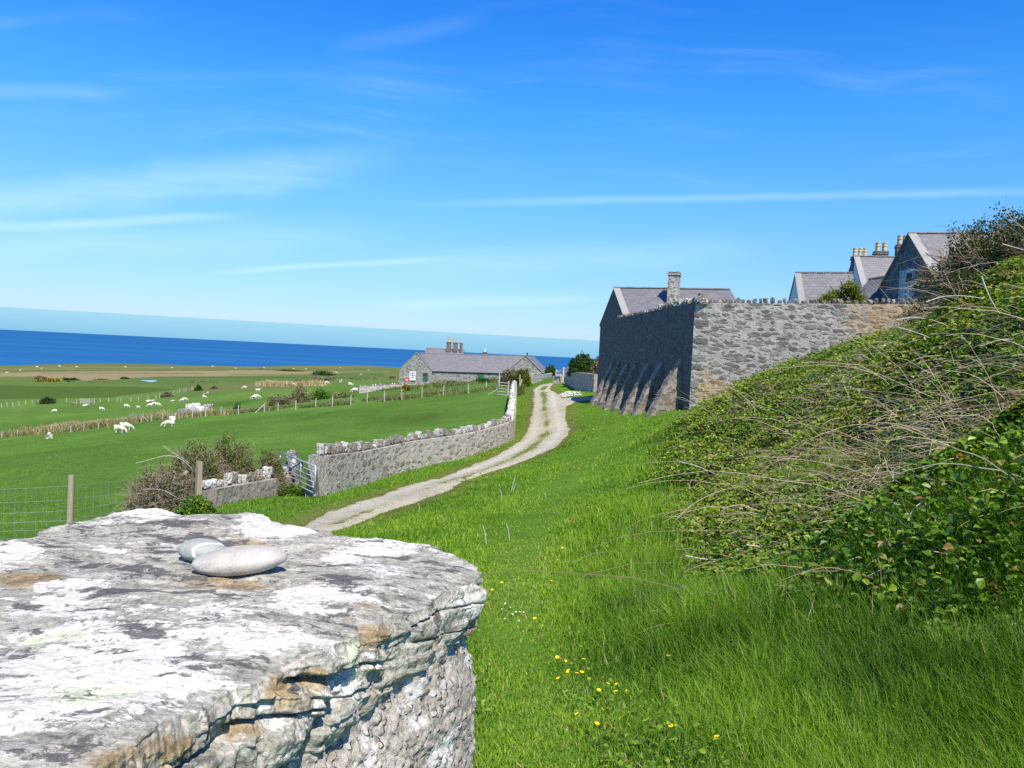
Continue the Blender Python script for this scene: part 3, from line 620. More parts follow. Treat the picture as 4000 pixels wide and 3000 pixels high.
# ------------------------------------------------------------------ walls and houses: builders
def resample(pts, vals, res):
    pts = np.asarray(pts, float); seg = np.linalg.norm(np.diff(pts[:, :2], axis=0), axis=1); s = np.concatenate([[0], np.cumsum(seg)])
    n = max(2, int(s[-1] / res) + 1); t = np.linspace(0, s[-1], n)
    return t, np.stack([np.interp(t, s, pts[:, 0]), np.interp(t, s, pts[:, 1])], -1), [np.interp(t, s, vv) for vv in vals]
def wall_strip(name, pts, top, bot, thick, mat, parent, res=.12, zres=.12, amp=.03, seed=1, lich=None, freq=2.6, battered=0.0):
    t, c, (tp, bt) = resample(pts, [top, bot], res)
    d = np.gradient(c, axis=0); d /= np.linalg.norm(d, axis=1, keepdims=True); nrm = np.stack([-d[:, 1], d[:, 0]], -1)
    nz = max(3, int(max(tp - bt) / zres)); fz = np.linspace(0, 1, nz)
    loop = [(1, k) for k in fz] + [(o, 1.0) for o in (.5, 0, -.5)] + [(-1, k) for k in fz[::-1]]
    K = len(loop); V = np.empty((len(t), K, 3)); UV = np.empty((len(t), K, 2))
    for j, (o, k) in enumerate(loop):
        z = bt + (tp - bt) * k; off = o * (thick / 2 + battered * (1 - k))
        V[:, j, :2] = c + nrm * np.asarray(off)[..., None]; V[:, j, 2] = z
        UV[:, j, 0] = t + (o < 0) * 13.7; UV[:, j, 1] = z
    disp = amp * fbm(V * freq, 4, .6, seed=seed)
    o = np.array([q[0] for q in loop])
    V[:, :, :2] += nrm[:, None, :] * (disp * np.sign(o))[..., None]
    V[:, :, 2] += np.where(np.abs(o) < 1, .7, .0)[None] * disp
    gi = np.arange(len(t) * K).reshape(len(t), K)
    Q = [np.stack([gi[:-1, :-1], gi[:-1, 1:], gi[1:, 1:], gi[1:, :-1]], -1).reshape(-1, 4)]
    for e, sg in ((0, 1), (-1, -1)):
        r = gi[e]; h = K // 2
        q = np.stack([r[:h - 1], r[1:h], r[::-1][1:h], r[::-1][:h - 1]], -1)
        Q.append(q[:, ::-1] if sg > 0 else q)
    Vf = V.reshape(-1, 3)
    at_ = {'lich': lich(UV.reshape(-1, 2), Vf)} if lich is not None else None
    ob = mesh_np(name, Vf, Q, mat, uv=UV.reshape(-1, 2), attrs=at_, smooth=False)
    return adopt(parent, ob) if parent is not None else ob
STONES = []
for k in range(9):
    V, Q = stone_verts(8, (1, 1, 1), .16 + .30 * rng.random(), .28, seed=40 + k, freq=1.5)
    me = bpy.data.meshes.new('coping_stone'); me.from_pydata(V.tolist(), [], Q.tolist()); me.update()
    STONES.append(me)
def stone_variant(k, mat):
    key = STONES[k % len(STONES)].name + mat.name
    if key not in bpy.data.meshes:
        m2 = STONES[k % len(STONES)].copy(); m2.name = key; m2.materials.append(mat)
    return bpy.data.meshes[key]
def coping(parent, pts, top, mat, wd=(.13, .30), ht=(.22, .42), dp=(.32, .48), gap=.0, limit=100, seed=0, reverse=False):
    """standing stones set on edge along the wall top; the farthest beyond the limit go in one part"""
    rg = np.random.default_rng(seed); t, c, (tp,) = resample(pts, [top], .05)
    s = .08; L = t[-1]; items = []
    while s < L - .05:
        w_ = rg.uniform(*wd); h_ = rg.uniform(*ht) * (1 if rg.random() > .15 else .6)
        k = min(int((s + w_ / 2) / L * (len(t) - 1)), len(t) - 2); dd = c[k + 1] - c[k]
        items.append((c[k], tp[k], math.atan2(dd[1], dd[0]), w_, h_, rg.uniform(*dp), rg.integers(0, 99), rg.normal(0, .09), rg.normal(0, .10))); s += w_ * .93 + gap
    rest = MB()
    for i, (p, z, yaw, w_, h_, d_, kk, tl, tw) in enumerate(items):
        if i < limit:
            o = bpy.data.objects.new('coping_stone', stone_variant(kk, mat)); C.objects.link(o)
            o.rotation_euler = (rg.normal(0, .06), tl, yaw + tw); o.scale = (w_ * .62, d_ * .56, h_ * .62)
            o.location = (p[0], p[1], z + h_ * .40); adopt(parent, o)
        else:
            V, Q = stone_verts(5, (w_ * 1.15, d_, h_ * 1.2), .4, .3, seed=int(kk)); cy, sy = math.cos(yaw), math.sin(yaw)
            V = V @ np.array([[cy, sy, 0], [-sy, cy, 0], [0, 0, 1]]) + np.array([p[0], p[1], z + h_ * .4]); rest.add(V, Q=Q)
    if rest.n: tag(adopt(parent, rest.build('coping', M['copefar'] if mat == M['coping'] else mat)), kind='stuff')
def gable_house(root, A, g, rise, ridge, zb, wall, roof, over=.14, tk=.07, ridge_mat='ridge', hip=0.0, verge=None, eave_over=.18):
    """A apex of the visible gable, g half-span vector to the near eave, ridge the full ridge vector (2-D)"""
    A = np.asarray(A, float); g3 = np.array([g[0], g[1], -rise]); gm = np.array([-g[0], -g[1], -rise]); r3 = np.array([ridge[0], ridge[1], 0.0]); rl = np.linalg.norm(r3); rh = r3 / rl
    b = MB(); n1, f1 = A + g3, A + gm
    lo = lambda p: np.array([p[0], p[1], zb])
    gl = 2 * np.linalg.norm(g)
    for P0, s in ((A, 1), (A + r3, -1)):
        q = [lo(P0 + gm), lo(P0 + g3), P0 + g3, P0 + gm]; uvq = [(0, zb), (gl, zb), (gl, P0[2] - rise), (0, P0[2] - rise)]
        b.quad(*(q if s > 0 else q[::-1]), uv=uvq if s > 0 else uvq[::-1])
        tr_ = [P0 + gm, P0 + g3, P0]; uvt = [(0, P0[2] - rise), (gl, P0[2] - rise), (gl / 2, P0[2])]
        b.tri(*(tr_ if s > 0 else tr_[::-1]), uv=uvt if s > 0 else uvt[::-1])
    for e, s in ((n1, 1), (f1, -1)):
        q = [lo(e), lo(e + r3), e + r3, e]; uvq = [(0, zb), (rl, zb), (rl, e[2]), (0, e[2])]
        b.quad(*(q if s > 0 else q[::-1]), uv=uvq if s > 0 else uvq[::-1])
    adopt(root, b.build('wall', M[wall]))
    rf = MB(); up = np.array([0, 0, 1.0])
    for sd_ in (g3, gm):
        sl = np.linalg.norm(sd_); dn = sd_ / sl; nn = np.cross(rh, dn); nn = nn if nn[2] > 0 else -nn
        a = A - rh * over + nn * .03; e_ = A + r3 + rh * over + nn * .03; dl = dn * (sl + eave_over)
        c8 = [a, e_, e_ + dl, a + dl]; c8 = c8 + [p + nn * tk for p in c8]
        L_ = rl + 2 * over; S_ = sl + eave_over
        rf.quad(c8[4], c8[7], c8[6], c8[5], uv=[(0, 0), (0, S_), (L_, S_), (L_, 0)])
        rf.quad(c8[0], c8[1], c8[2], c8[3], uv=[(0, 0), (L_, 0), (L_, S_), (0, S_)])
        rf.quad(c8[3], c8[2], c8[6], c8[7]); rf.quad(c8[0], c8[3], c8[7], c8[4]); rf.quad(c8[1], c8[5], c8[6], c8[2])
    ro = adopt(root, rf.build('roof', M[roof]))
    rt = MB(); nt_ = max(2, int(rl / .45))
    for k in range(nt_):
        p = A + rh * ((k + .5) / nt_ * (rl + 2 * over) - over) + up * (.05 + tk)
        rt.box(p + up * .02 * math.sin(k * 3.7) * .4, (rl / nt_ * .97, .30, .07), ax=rh)
    adopt(root, rt.build('ridge_tiles', M[ridge_mat]))
    if verge:
        vb = MB()
        for sd_ in (g3, gm):
            sl = np.linalg.norm(sd_); dn = sd_ / sl; nn = np.cross(rh, dn); nn = nn if nn[2] > 0 else -nn
            vb.box(A - rh * (over - .20) + nn * (.03 + tk + .022) + dn * (sl + eave_over) / 2, (sl + eave_over, .42, .04), ax=dn, up=nn)
        adopt(root, vb.build('verge', M[verge]))
    return ro
def chimney(root, base, w_, d_, h_, yaw, wall, pots, cap=True, potmat='pot', poth=.5):
    ax = (math.cos(yaw), math.sin(yaw), 0); b = MB(); base = np.asarray(base, float)
    b.box(base + [0, 0, h_ / 2], (w_, d_, h_), ax=ax)
    if cap:
        b.box(base + [0, 0, h_ - .12], (w_ + .12, d_ + .12, .10), ax=ax); b.box(base + [0, 0, h_ + .033], (w_ + .06, d_ + .06, .06), ax=ax)
    ch = adopt(root, b.build('chimney', M[wall]))
    axv = np.array(ax); ay = np.array([-ax[1], ax[0], 0])
    for (i, j, s) in pots:
        q = MB(); p = base + axv * i * w_ + ay * j * d_ + np.array([0, 0, h_ + .06])
        q.bar(p, p + [0, 0, poth * s], .13, 10, .115); q.bar(p + [0, 0, poth * s * .62], p + [0, 0, poth * s * .70], .155, 10); q.bar(p + [0, 0, poth * s + .001], p + [0, 0, poth * s + .07], .15, 10)
        po = q.build('chimney_pot', M[potmat]); po.parent = ch
    return ch

# ------------------------------------------------------------------ the courtyard wall with its buttresses
CN = at(2703, 1400, 36.0)[:2]; FN = at(2392, 1400, 50.5)[:2]; RN = at(3620, 1300, 31.5)[:2]
ZTOP = 2.42
def zpix(py_top, px_, d): return at(px_, py_top, d)[2]
cw = thing('courtyard_wall', 'tall rubble stone wall with a row of sloping buttresses along its shaded side', 'wall', (CN[0], CN[1], float(H(*CN))))
ztc, ztf, ztr = zpix(1182, 2712, 36), zpix(1247, 2412, 50.5), zpix(1186, 3570, 31.5)
dS = (FN - CN); LS = np.linalg.norm(dS); dS = dS / LS; nS = np.array([-dS[1], dS[0]])       # nS points left, out of the wall
if nS[0] > 0: nS = -nS
dF = (RN - CN); LF = np.linalg.norm(dF); dF = dF / LF; nF = np.array([-dF[1], dF[0]]); nF = nF if nF[1] > 0 else -nF
TH = .6
def zb_(p): return float(H(*p)) - .35
# bodies sit inside the corner lines so that the outer faces meet at the corner
o1 = CN - nS * TH / 2; o2 = FN - nS * TH / 2
def lichf(uv, V):
    t = (V[:, :2] - CN) @ dF / LF; zt = (V[:, 2] + 2.2) / 4.6
    return np.clip(1.0 * np.exp(-((t - .92) / .22) ** 2) * sstep(.45, .95, zt) + .9 * sstep(.42, .18, zt) * sstep(.0, .1, t) + .30 * np.exp(-((t - .06) / .08) ** 2), 0, 1.2)
wall_strip('wall_side', [o1, o2], [ztc, ztf], [zb_(CN), zb_(FN)], TH, M['shade_toned_wall'], cw, res=.14, zres=.14, amp=.035, seed=3)
f1 = CN + nF * TH / 2 + dF * .0; f2 = RN + dF * 2.5 + nF * TH / 2
wall_strip('wall_front', [f1, f2], [ztc, ztr + (ztr - ztc) * .25], [zb_(CN), zb_(CN) + .6], TH, M['tallwall'], cw, res=.12, zres=.12, amp=.04, seed=5, lich=lichf)
coping(cw, [o2 + nS * .02, o1 - dS * .3 + nS * .02], [ztf - .03, ztc - .03], M['copedark'], (.12, .24), (.24, .40), (.50, .62), seed=5, limit=50)
coping(cw, [f1 - dF * .05, f2], [ztc - .03, ztr - .0], M['copedark'], (.12, .34), (.24, .42), (.50, .62), seed=6, limit=50)
V, Qs = stone_verts(8, (.52, .62, .50), .35, .2, seed=77)
o = MB(); o.add(V + np.append(CN + dF * .30 + nF * .3, ztc + .22), Q=Qs); tag(adopt(cw, o.build('coping_stone', M['coping'])), 'white lichened corner stone')
for k in range(13):                                  # larger squared quoins up the lit corner
    hq_ = (ztc + 2.35) / 13; lq_ = (.70, .36)[k % 2] * rng.uniform(.7, 1.3); V, Qs = stone_verts(8, (lq_ * 1.12, .15, hq_ * rng.uniform(.6, 1.0)), .22, .22, seed=200 + k, freq=2.5)
    if k in (2, 4, 7, 9, 12): continue
    ang = math.atan2(dF[1], dF[0]); V = V @ np.array([[math.cos(ang), math.sin(ang), 0], [-math.sin(ang), math.cos(ang), 0], [0, 0, 1]])
    o = MB(); o.add(V + np.append(CN + dF * (lq_ / 2 - .01) + nF * .045, -2.3 + hq_ * (k + .5)), Q=Qs); adopt(cw, o.build('quoin', M['quoin' if k % 3 else 'coping2']))
def buttress(px_tip, hgt, out, wid, seed):
    # find the place along the wall whose buttress toe falls on this sight line
    best = None
    for s in np.linspace(.4, LS + 9, 800):
        p = CN + dS * s + nS * out; z = float(H(*p)); q = project(np.array([p[0], p[1], z]))
        e = abs(q[0] - px_tip)
        if best is None or e < best[0]: best = (e, s)
    s = best[1]; nz, no, nw = 22, 8, 6; b = MB()
    zg = float(H(*(CN + dS * s + nS * out * .5))) - .35
    def pt(k, a, wv):    # k height 0..1, a 0 wall .. 1 slope face, wv -1..1
        hh = zg + (hgt + .35) * k; prof = out * (1 - k) ** .92 + .06
        p2 = CN + dS * (s + wv * wid / 2 * (1.05 - .12 * k)) + nS * prof * a
        return np.array([p2[0], p2[1], hh])
    rows = []
    for k in np.linspace(0, 1, nz):
        loop = [pt(k, a, -1) for a in np.linspace(-.05, 1, no)] + [pt(k, 1, w_) for w_ in np.linspace(-1, 1, nw)[1:-1]] + [pt(k, a, 1) for a in np.linspace(1, -.05, no)]
        rows.append(loop)
    Vv = np.array(rows); K = Vv.shape[1]
    UVv = np.stack([np.broadcast_to(np.concatenate([np.linspace(0, out, no), out + np.linspace(0, wid, nw)[1:-1], out + wid + np.linspace(0, out, no)]), Vv.shape[:2]) + seed * 3.3, Vv[..., 2]], -1)
    dsp = .07 * fbm(Vv * 2.2, 4, .6, seed=seed); dsp[:, 0] = 0; dsp[:, -1] = 0
    Vv[..., :2] += nS * dsp[..., None]; Vv[..., :2] += dS * (dsp * np.concatenate([-np.ones(no), np.zeros(nw - 2), np.ones(no)]))[..., None]; Vv[..., 2] += .5 * dsp
    gi = np.arange(nz * K).reshape(nz, K); Q = np.stack([gi[:-1, :-1], gi[:-1, 1:], gi[1:, 1:], gi[1:, :-1]], -1).reshape(-1, 4)
    adopt(cw, mesh_np('buttress', Vv.reshape(-1, 3), [Q], M['buttress'], uv=UVv.reshape(-1, 2)))
    return s
BS = [buttress(p, h_, o_, w_, k) for k, (p, h_, o_, w_) in enumerate([(2527, 2.55, 1.5, .62), (2470, 2.5, 1.4, .6), (2427, 2.6, 1.4, .62), (2387, 2.5, 1.3, .6), (2354, 2.55, 1.35, .6), (2329, 2.6, 1.3, .6), (2304, 2.6, 1.4, .7)])]
print('buttress s', [round(float(b), 2) for b in BS], 'LS', LS)

# ------------------------------------------------------------------ houses behind the wall
def rootat(name, label, cat, A, zb): return thing(name, label, cat, (A[0], A[1], zb))
A = at(2400, 1129, 54.3)
r = rootat('slate_roofed_house', 'stone house with purple slate roof and single stone chimney behind the buttressed wall', 'house', A, -3.0)
g = -(dS * 3.6); rl = at(2850, 1131, 51.5)[:2] - A[:2]
gable_house(r, A, g, A[2] - zpix(1250, 2408, 50.7) + .1, rl, -3.2, 'shade_toned_wall', 'slate', over=.05, verge='verge')
cb = at(2634, 1165, 51.2); chimney(r, [cb[0], cb[1] + .35, cb[2] - .5], .66, .8, zpix(1066, 2634, 51.5) - cb[2] + .5, math.atan2(rl[1], rl[0]), 'chim', [], True)

A = at(3555, 918, 45.0); N = at(3668, 1108, 41.6)
r = rootat('gabled_barn', 'dark stone gable with pale blue loft door and slate roof beside the thorn bush', 'barn', A, 0.5)
gv = (N - A)[:2]; rg_ = np.array([.95, -.30]) * 8.5
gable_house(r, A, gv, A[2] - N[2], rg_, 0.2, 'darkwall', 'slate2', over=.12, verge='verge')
nG = np.array([gv[1], -gv[0]]); nG /= np.linalg.norm(nG); nG = nG if nG[0] < 0 else -nG; gu = gv / np.linalg.norm(gv)
def on_gable(px_, py_):
    q = ray(px_, py_); k = (A[:2] @ nG) / (q[:2] @ nG); return q * k
a_, b_ = on_gable(3526, 1066), on_gable(3566, 1160)
c_ = (a_ + b_) / 2; wdt = abs((b_ - a_)[:2] @ gu); hgt = 1.75
d = MB(); d.box([c_[0] + nG[0] * .04, c_[1] + nG[1] * .04, a_[2] - hgt / 2], (wdt, .08, hgt), ax=(gu[0], gu[1], 0)); dr = adopt(r, d.build('loft_door', M['bluedoor']))
d = MB()
for s_ in (-1, 1): d.box([c_[0] + gu[0] * s_ * (wdt / 2 + .05) + nG[0] * .05, c_[1] + gu[1] * s_ * (wdt / 2 + .05) + nG[1] * .05, a_[2] - hgt / 2], (.09, .13, hgt), ax=(gu[0], gu[1], 0))
d.box([c_[0] + nG[0] * .05, c_[1] + nG[1] * .05, a_[2] + .06], (wdt + .3, .14, .10), ax=(gu[0], gu[1], 0)); e_ = d.build('door_frame', M['bluedoor']); e_.parent = dr
d = MB(); pc = c_ + np.array([gu[0] * wdt * .2 + nG[0] * .086, gu[1] * wdt * .2 + nG[1] * .086, 0]); d.box([pc[0], pc[1], a_[2] - .36], (wdt * .45, .012, .5), ax=(gu[0], gu[1], 0)); d.box([c_[0] + nG[0] * .086, c_[1] + nG[1] * .086, a_[2] - 1.2], (.03, .012, 1.05), ax=(gu[0], gu[1], 0))
e_ = d.build('door_panel', M['dark']); e_.parent = dr

A = at(3340, 1006, 60.0)
r = rootat('white_gabled_house', 'white rendered gable house with slate roof and three yellow potted chimney stacks', 'house', A, 1.0)
rv = np.array([.97, -.22]); gable_house(r, A, np.array([-.05, -1]) * 3.0, 3.7, rv * 7.5, 1.0, 'render', 'slate2', over=.1, verge='verge')
yw = math.atan2(rv[1], rv[0])
def stack(px0, px1, pyt, pyp, d, dy, pots, w2=.7):
    b = at((px0 + px1) / 2, pyt, d); wd_ = (px1 - px0) / F * d * .95; hb = 2.2
    chimney(r, [b[0], b[1], b[2] - hb], wd_, w2, hb, yw, 'brick', pots, True, 'pot', (pyt - pyp) / F * d)
stack(3328, 3386, 1006, 977, 60.4, 0, [(-.33, -.2, 1), (0, -.2, 1), (.33, -.2, 1), (-.3, .25, .97), (.1, .25, 1)])
stack(3415, 3466, 986, 955, 60.0, 0, [(-.25, -.2, 1), (.25, -.2, 1), (-.25, .25, 1), (.25, .25, .97)])
stack(3502, 3548, 960, 927, 59.5, 0, [(-.25, -.2, 1), (.2, -.2, 1), (-.25, .25, 1), (.2, .25, .97)])
A = at(3110, 1070, 57.0)
r = rootat('white_gabled_house', 'lower white gable house with plain slate roof left of the leafy tree', 'house', A, 1.0)
gable_house(r, A, np.array([-.05, -1]) * 2.5, 3.8, (at(3325, 1082, 55.5) - A)[:2], 1.0, 'render', 'slate2', over=.08, verge='verge')
# the low dark roof in front of the tall white gable
r0, r1 = at(3392, 1094, 50), at(3490, 1080, 49.4); e0, e1, e2 = at(3330, 1168, 48.2), at(3500, 1175, 47.4), at(3345, 1150, 53)
r = thing('slate_roofed_outhouse', 'low outhouse roof of dark lichen flecked slates against the barn gable', 'outhouse', (r0[0], r0[1], 1.0))
b = MB(); b.quad(e0, e1, r1, r0, uv=[(0, 2.6), (3, 2.6), (2.6, 0), (.8, 0)]); b.tri(e2, e0, r0, uv=[(0, 2.6), (4, 2.6), (2, 0)]); e3 = r1 + (r1 - e1) * np.array([1, 1, -1]); b.quad(r0, r1, e3, e2, uv=[(0, 0), (2, 0), (2, 2.6), (0, 2.6)])
adopt(r, b.build('roof', M['slate3']))
b = MB(); dn = np.array([0, 0, -.12]); lo = lambda p: np.array([p[0], p[1], 1.0])
for p, q in ((e0, e1), (e2, e0), (e1, e3), (e3, e2)): b.quad(p + dn, q + dn, lo(q), lo(p), uv=[(0, 3), (3, 3), (3, 0), (0, 0)])
adopt(r, b.build('wall', M['darkwall']))
b = MB(); b.bar(r0 + [0, 0, .03], r1 + [0, 0, .03], .10, 6); adopt(r, b.build('ridge_tiles', M['dark']))

# ------------------------------------------------------------------ lane wall, short wall, gate
lw_pts = [ground(*p) for p in ((1236, 1938), (1502, 1858), (1814, 1783), (1962, 1729))]
lw_h = [1.05, 1.03, 1.0, .98]
q = lw_pts[-1]
lw_pts += [at(px_, py_, q[1] + k) * [1, 1, 0] for px_, py_, k in ((1992, 1610, 3.0), (1999, 1570, 8.0), (2003, 1530, 16.0), (2006, 1500, 25.0), (2010, 1480, 34.0))]
lw_h += [1.1, 1.15, 1.15, 1.15, 1.15]
for p in lw_pts: p[2] = float(H(p[0], p[1]))
# smooth the bend
ctrl = np.array([p[:2] for p in lw_pts]); tt = np.arange(len(ctrl)); fine_t = np.linspace(0, len(ctrl) - 1, 60)
def catmull(P, t):
    i = np.clip(np.floor(t).astype(int), 0, len(P) - 2); f = (t - i)[:, None]
    g_ = lambda k: P[np.clip(i + k, 0, len(P) - 1)]
    a, b, c, d = g_(-1), g_(0), g_(1), g_(2)
    return .5 * (2 * b + (c - a) * f + (2 * a - 5 * b + 4 * c - d) * f ** 2 + (3 * b - a - 3 * c + d) * f ** 3)
lwc = catmull(ctrl, fine_t); lwh = np.interp(fine_t, tt, lw_h); lwz = H(lwc[:, 0], lwc[:, 1])
lw = thing('lane_wall', 'long mortared stone wall with white lichened coping stones curving beside the gravel track', 'wall', tuple(lw_pts[0]))
wall_strip('wall', lwc, list(lwz + lwh), list(lwz - .3), .50, M['lanewall'], lw, res=.10, zres=.09, amp=.035, seed=11, battered=.05)
coping(lw, lwc, list(lwz + lwh - .03), M['coping'], (.12, .32), (.26, .52), (.34, .50), gap=.02, seed=12, limit=98)
sw0, sw1 = ground(1128, 1925), ground(800, 1985); sw0h = .86
sw = thing('roadside_wall', 'short low stone wall with rough rendered face left of the metal gate', 'wall', tuple(sw0))
swp = [sw0[:2], (sw0[:2] + sw1[:2]) / 2, sw1[:2]]; swz = [float(H(*p)) for p in swp]; swt = [zpix(1853, 1128, sw0[1]), zpix(1877, 960, (sw0[1] + sw1[1]) / 2), zpix(1908, 815, sw1[1])]
wall_strip('wall', swp, swt, [z - .3 for z in swz], .5, M['roughwall'], sw, res=.08, zres=.08, amp=.045, seed=13, freq=4)
coping(sw, swp, [z - .03 for z in swt], M['coping'], (.15, .38), (.28, .50), (.34, .48), seed=14)
b = MB(); gp = sw0[:2] + (sw0[:2] - sw1[:2]) / np.linalg.norm(sw0[:2] - sw1[:2]) * .16; gz = float(H(*gp)); gt = zpix(1762, 1143, gp[1])
V, Qs = stone_verts(14, (.36, .40, gt - gz + .5), .12, .16, seed=5, freq=2.5); V[:, 2] *= 1; V[:, :2] *= np.clip(1.06 - .22 * sstep(.1, .55, V[:, 2:3]), .6, 1.1)
o = MB(); o.add(V + [gp[0], gp[1], (gz - .3 + gt) / 2], Q=Qs); tag(o.build('stone_gatepost', M['boulder']), 'upright rough stone gatepost between the low wall and metal gate', 'gatepost')
# the galvanised field gate, hung at the lane wall, standing ajar
ge = lwc[0] + (lwc[0] - lwc[1]) / np.linalg.norm(lwc[0] - lwc[1]) * .30
Gp = at(1229, 1930, ge[1] - .25); Gp[2] = float(H(Gp[0], Gp[1])); Gq = at(1158, 1915, Gp[1] + 1.1)[:2]
gd = Gq - Gp[:2]; gd /= np.linalg.norm(gd); GLn = np.linalg.norm(Gq - Gp[:2]) + 1.4
gr = thing('field_gate', 'galvanised five bar metal field gate ajar at the end of the lane wall', 'gate', tuple(Gp))
gz0, gz1 = Gp[2] + .10, zpix(1822, 1232, Gp[1])
P3 = lambda s, z: np.array([Gp[0] + gd[0] * s, Gp[1] + gd[1] * s, z])
fr = MB()
for s in (0, 1.05, GLn): fr.bar(P3(s, gz0), P3(s, gz1), .024, 8)
fr.bar(P3(-.02, gz1), P3(GLn, gz1), .026, 8); adopt(gr, fr.build('gate_frame', M['galv'], smooth=True))
for k in range(5):
    bb = MB(); z = gz0 + (gz1 - gz0) * (k * .19 + .02); bb.bar(P3(0, z), P3(GLn, z), .016, 7); adopt(gr, bb.build('gate_bar', M['galv'], smooth=True))
bb = MB(); bb.bar(P3(.03, gz0 + .03), P3(1.04, gz1 - .03), .016, 6); bb.bar(P3(1.06, gz1 - .05), P3(GLn - .03, gz0 + .05), .016, 6); adopt(gr, bb.build('gate_brace', M['tarred']))
bb = MB()
for k in range(7):
    a, c2 = rng.random(2); s0 = -.05 - .12 * a; bb.bar(P3(s0, gz0 - .05) + np.array([.1 * c2, 0, 0]), P3(-.02 - .1 * c2, gz0 + (gz1 - gz0) * (.4 + .6 * a)), .007, 5)
tag(bb.build('tangled_branch', M['tarred']), 'dark twigs tangled against the hinge end of the metal gate', 'branch')

# ------------------------------------------------------------------ fences
def post(root, p, h, r, mat, lean=(0, 0), sides=8, square=False, name='post'):
    b = MB(); a = np.array([p[0], p[1], p[2] - .25]); e = np.array([p[0] + lean[0], p[1] + lean[1], p[2] + h])
    b.bar(a, e, r * 1.04, sides, r * .96)
    o = b.build(name, mat, smooth=False); return adopt(root, o) if root is not None else o
p0 = ground(269, 2132); h0 = zpix(1856, 269, p0[1]) - p0[2]
nf_ = thing('stock_fence', 'wire mesh stock fence on a round wooden post beside the big stone', 'fence', tuple(p0))
post(nf_, p0, h0, .052, M['wood'], (.01, 0), 12)
Lp = at(-420, 1990, 12.9); Lp[2] = float(H(Lp[0], Lp[1])); Rp = ground(755, 2010); 
post(nf_, Lp, h0, .05, M['wood'], (0, 0), 12)
hR = zpix(1802, 772, Rp[1] + .3) - Rp[2]
b = MB()
for a, e, ha, he in ((Lp, p0, h0 * .86, h0 * .86), (p0, Rp, h0 * .86, h0 * .80)):
    L_ = np.linalg.norm(e - a)
    for k in (0.04, .15, .28, .42, .58, .76, .99):
        n = 6
        pts = [a + (e - a) * t + np.array([0, 0, (ha + (he - ha) * t) * k - .05 * math.sin(math.pi * t) * k]) for t in np.linspace(0, 1, n)]
        for i in range(n - 1): b.bar(pts[i], pts[i + 1], .0022, 4, cap=False)
    for t in np.arange(.15, L_, .16) / L_:
        q = a + (e - a) * t; q = np.array([q[0], q[1], float(H(q[0], q[1]))]); hh = (ha + (he - ha) * t)
        b.bar(q + [0, 0, hh * .04], q + [0, 0, hh * .99 - .05 * math.sin(math.pi * t)], .0018, 4, cap=False)
adopt(nf_, b.build('wire_mesh', M['wire']))
pp = at(772, 1990, 16.9); pp[2] = float(H(pp[0], pp[1]))
tag(post(None, pp, zpix(1803, 772, pp[1]) - pp[2], .075, M['wood'], (0, 0), 4), 'square wooden post with a sloping strut in the brambles by the low wall', 'post')
FP = [(7,1709,24),(68,1705,25),(200,1693,35),(231,1691,25),(276,1689,27),(327,1682,20),(384,1676,24),(518,1643,30),(532,1649,22),(551,1650,24),(592,1646,24),(635,1640,27),(685,1637,22),(751,1631,34),(803,1626,30),(863,1621,33),(931,1619,38),(1032,1609,37),(1086,1603,30),(1155,1600,38),(1232,1592,37),(1298,1588,39),(1370,1582,40),(1434,1572,38),(1501,1569,42),(1570,1562,45),(1648,1553,42),(1732,1544,40),(1829,1537,39),(1898,1526,36)]
fpts = [ground(a, b) for a, b, h in FP]
ff = thing('field_fence', 'long wire fence of grey wooden posts crossing the pasture between the two fields', 'fence', tuple(fpts[14]))
for p, (a, b_, h) in zip(fpts, FP): post(ff, p, float(np.clip(h / F * p[1], .75, 1.35)), .062, M['palewood'], tuple(rng.normal(0, .035, 2)), 6)
b = MB()
for i in range(len(fpts) - 1):
    if FP[i][0] in (518, 532, 551): continue
    for z in (.3, .6, .95): b.bar(fpts[i] + [0, 0, z], fpts[i + 1] + [0, 0, z], .006, 3, cap=False)
adopt(ff, b.build('wire', M['wire']))
b = MB(); s0, s1 = ground(996, 1614), fpts[17]; b.bar(s0, s1 + [0, 0, .95], .045, 6); adopt(ff, b.build('strut', M['palewood']))
b = MB(); q0, q1 = fpts[7], fpts[9]
for z in (1.0, .75, .5): b.bar(q0 + [0, 0, z], q1 + [0, 0, z - .1], .04, 5)
b.bar(q1 + [0, 0, .9], ground(582, 1647), .04, 5); tag(b.build('wooden_hurdle', M['palewood']), 'small wooden hurdle closing a gap in the field fence near the grazing sheep', 'hurdle')
FQ = [(718,612),(1085,612),(1173,612),(1263,612),(1308,615),(1415,607),(1495,600),(1598,595),(1687,578),(1725,570),(1880,530),(1915,523),(1942,510),(1985,508),(2010,498),(2068,480),(2088,478)]
fq = [ground(a / 2.765, 1350 + b / 2.765) for a, b in FQ]
f2 = thing('boundary_fence', 'far line of pale fence posts behind the second sheep field', 'fence', tuple(fq[5]))
for p in fq: post(f2, p, .95 + .4 * rng.random(), .075, M['palewood'], tuple(rng.normal(0, .09, 2)), 5)
b = MB()
for i in range(len(fq) - 1): b.bar(fq[i] + [0, 0, .8], fq[i + 1] + [0, 0, .8], .008, 3, cap=False)
adopt(f2, b.build('wire', M['wire']))
fr_ = [ground(a / 2.765, 1350 + b / 2.765) for a, b in ((20,668),(78,660),(145,655),(210,648),(278,640),(350,633),(415,625))]
f3 = thing('boundary_fence', 'far leaning fence posts left of the dark round bush', 'fence', tuple(fr_[3]))
for p in fr_: post(f3, p, .9 + .35 * rng.random(), .075, M['palewood'], (rng.normal(-.15, .08), 0), 5)
b = MB()
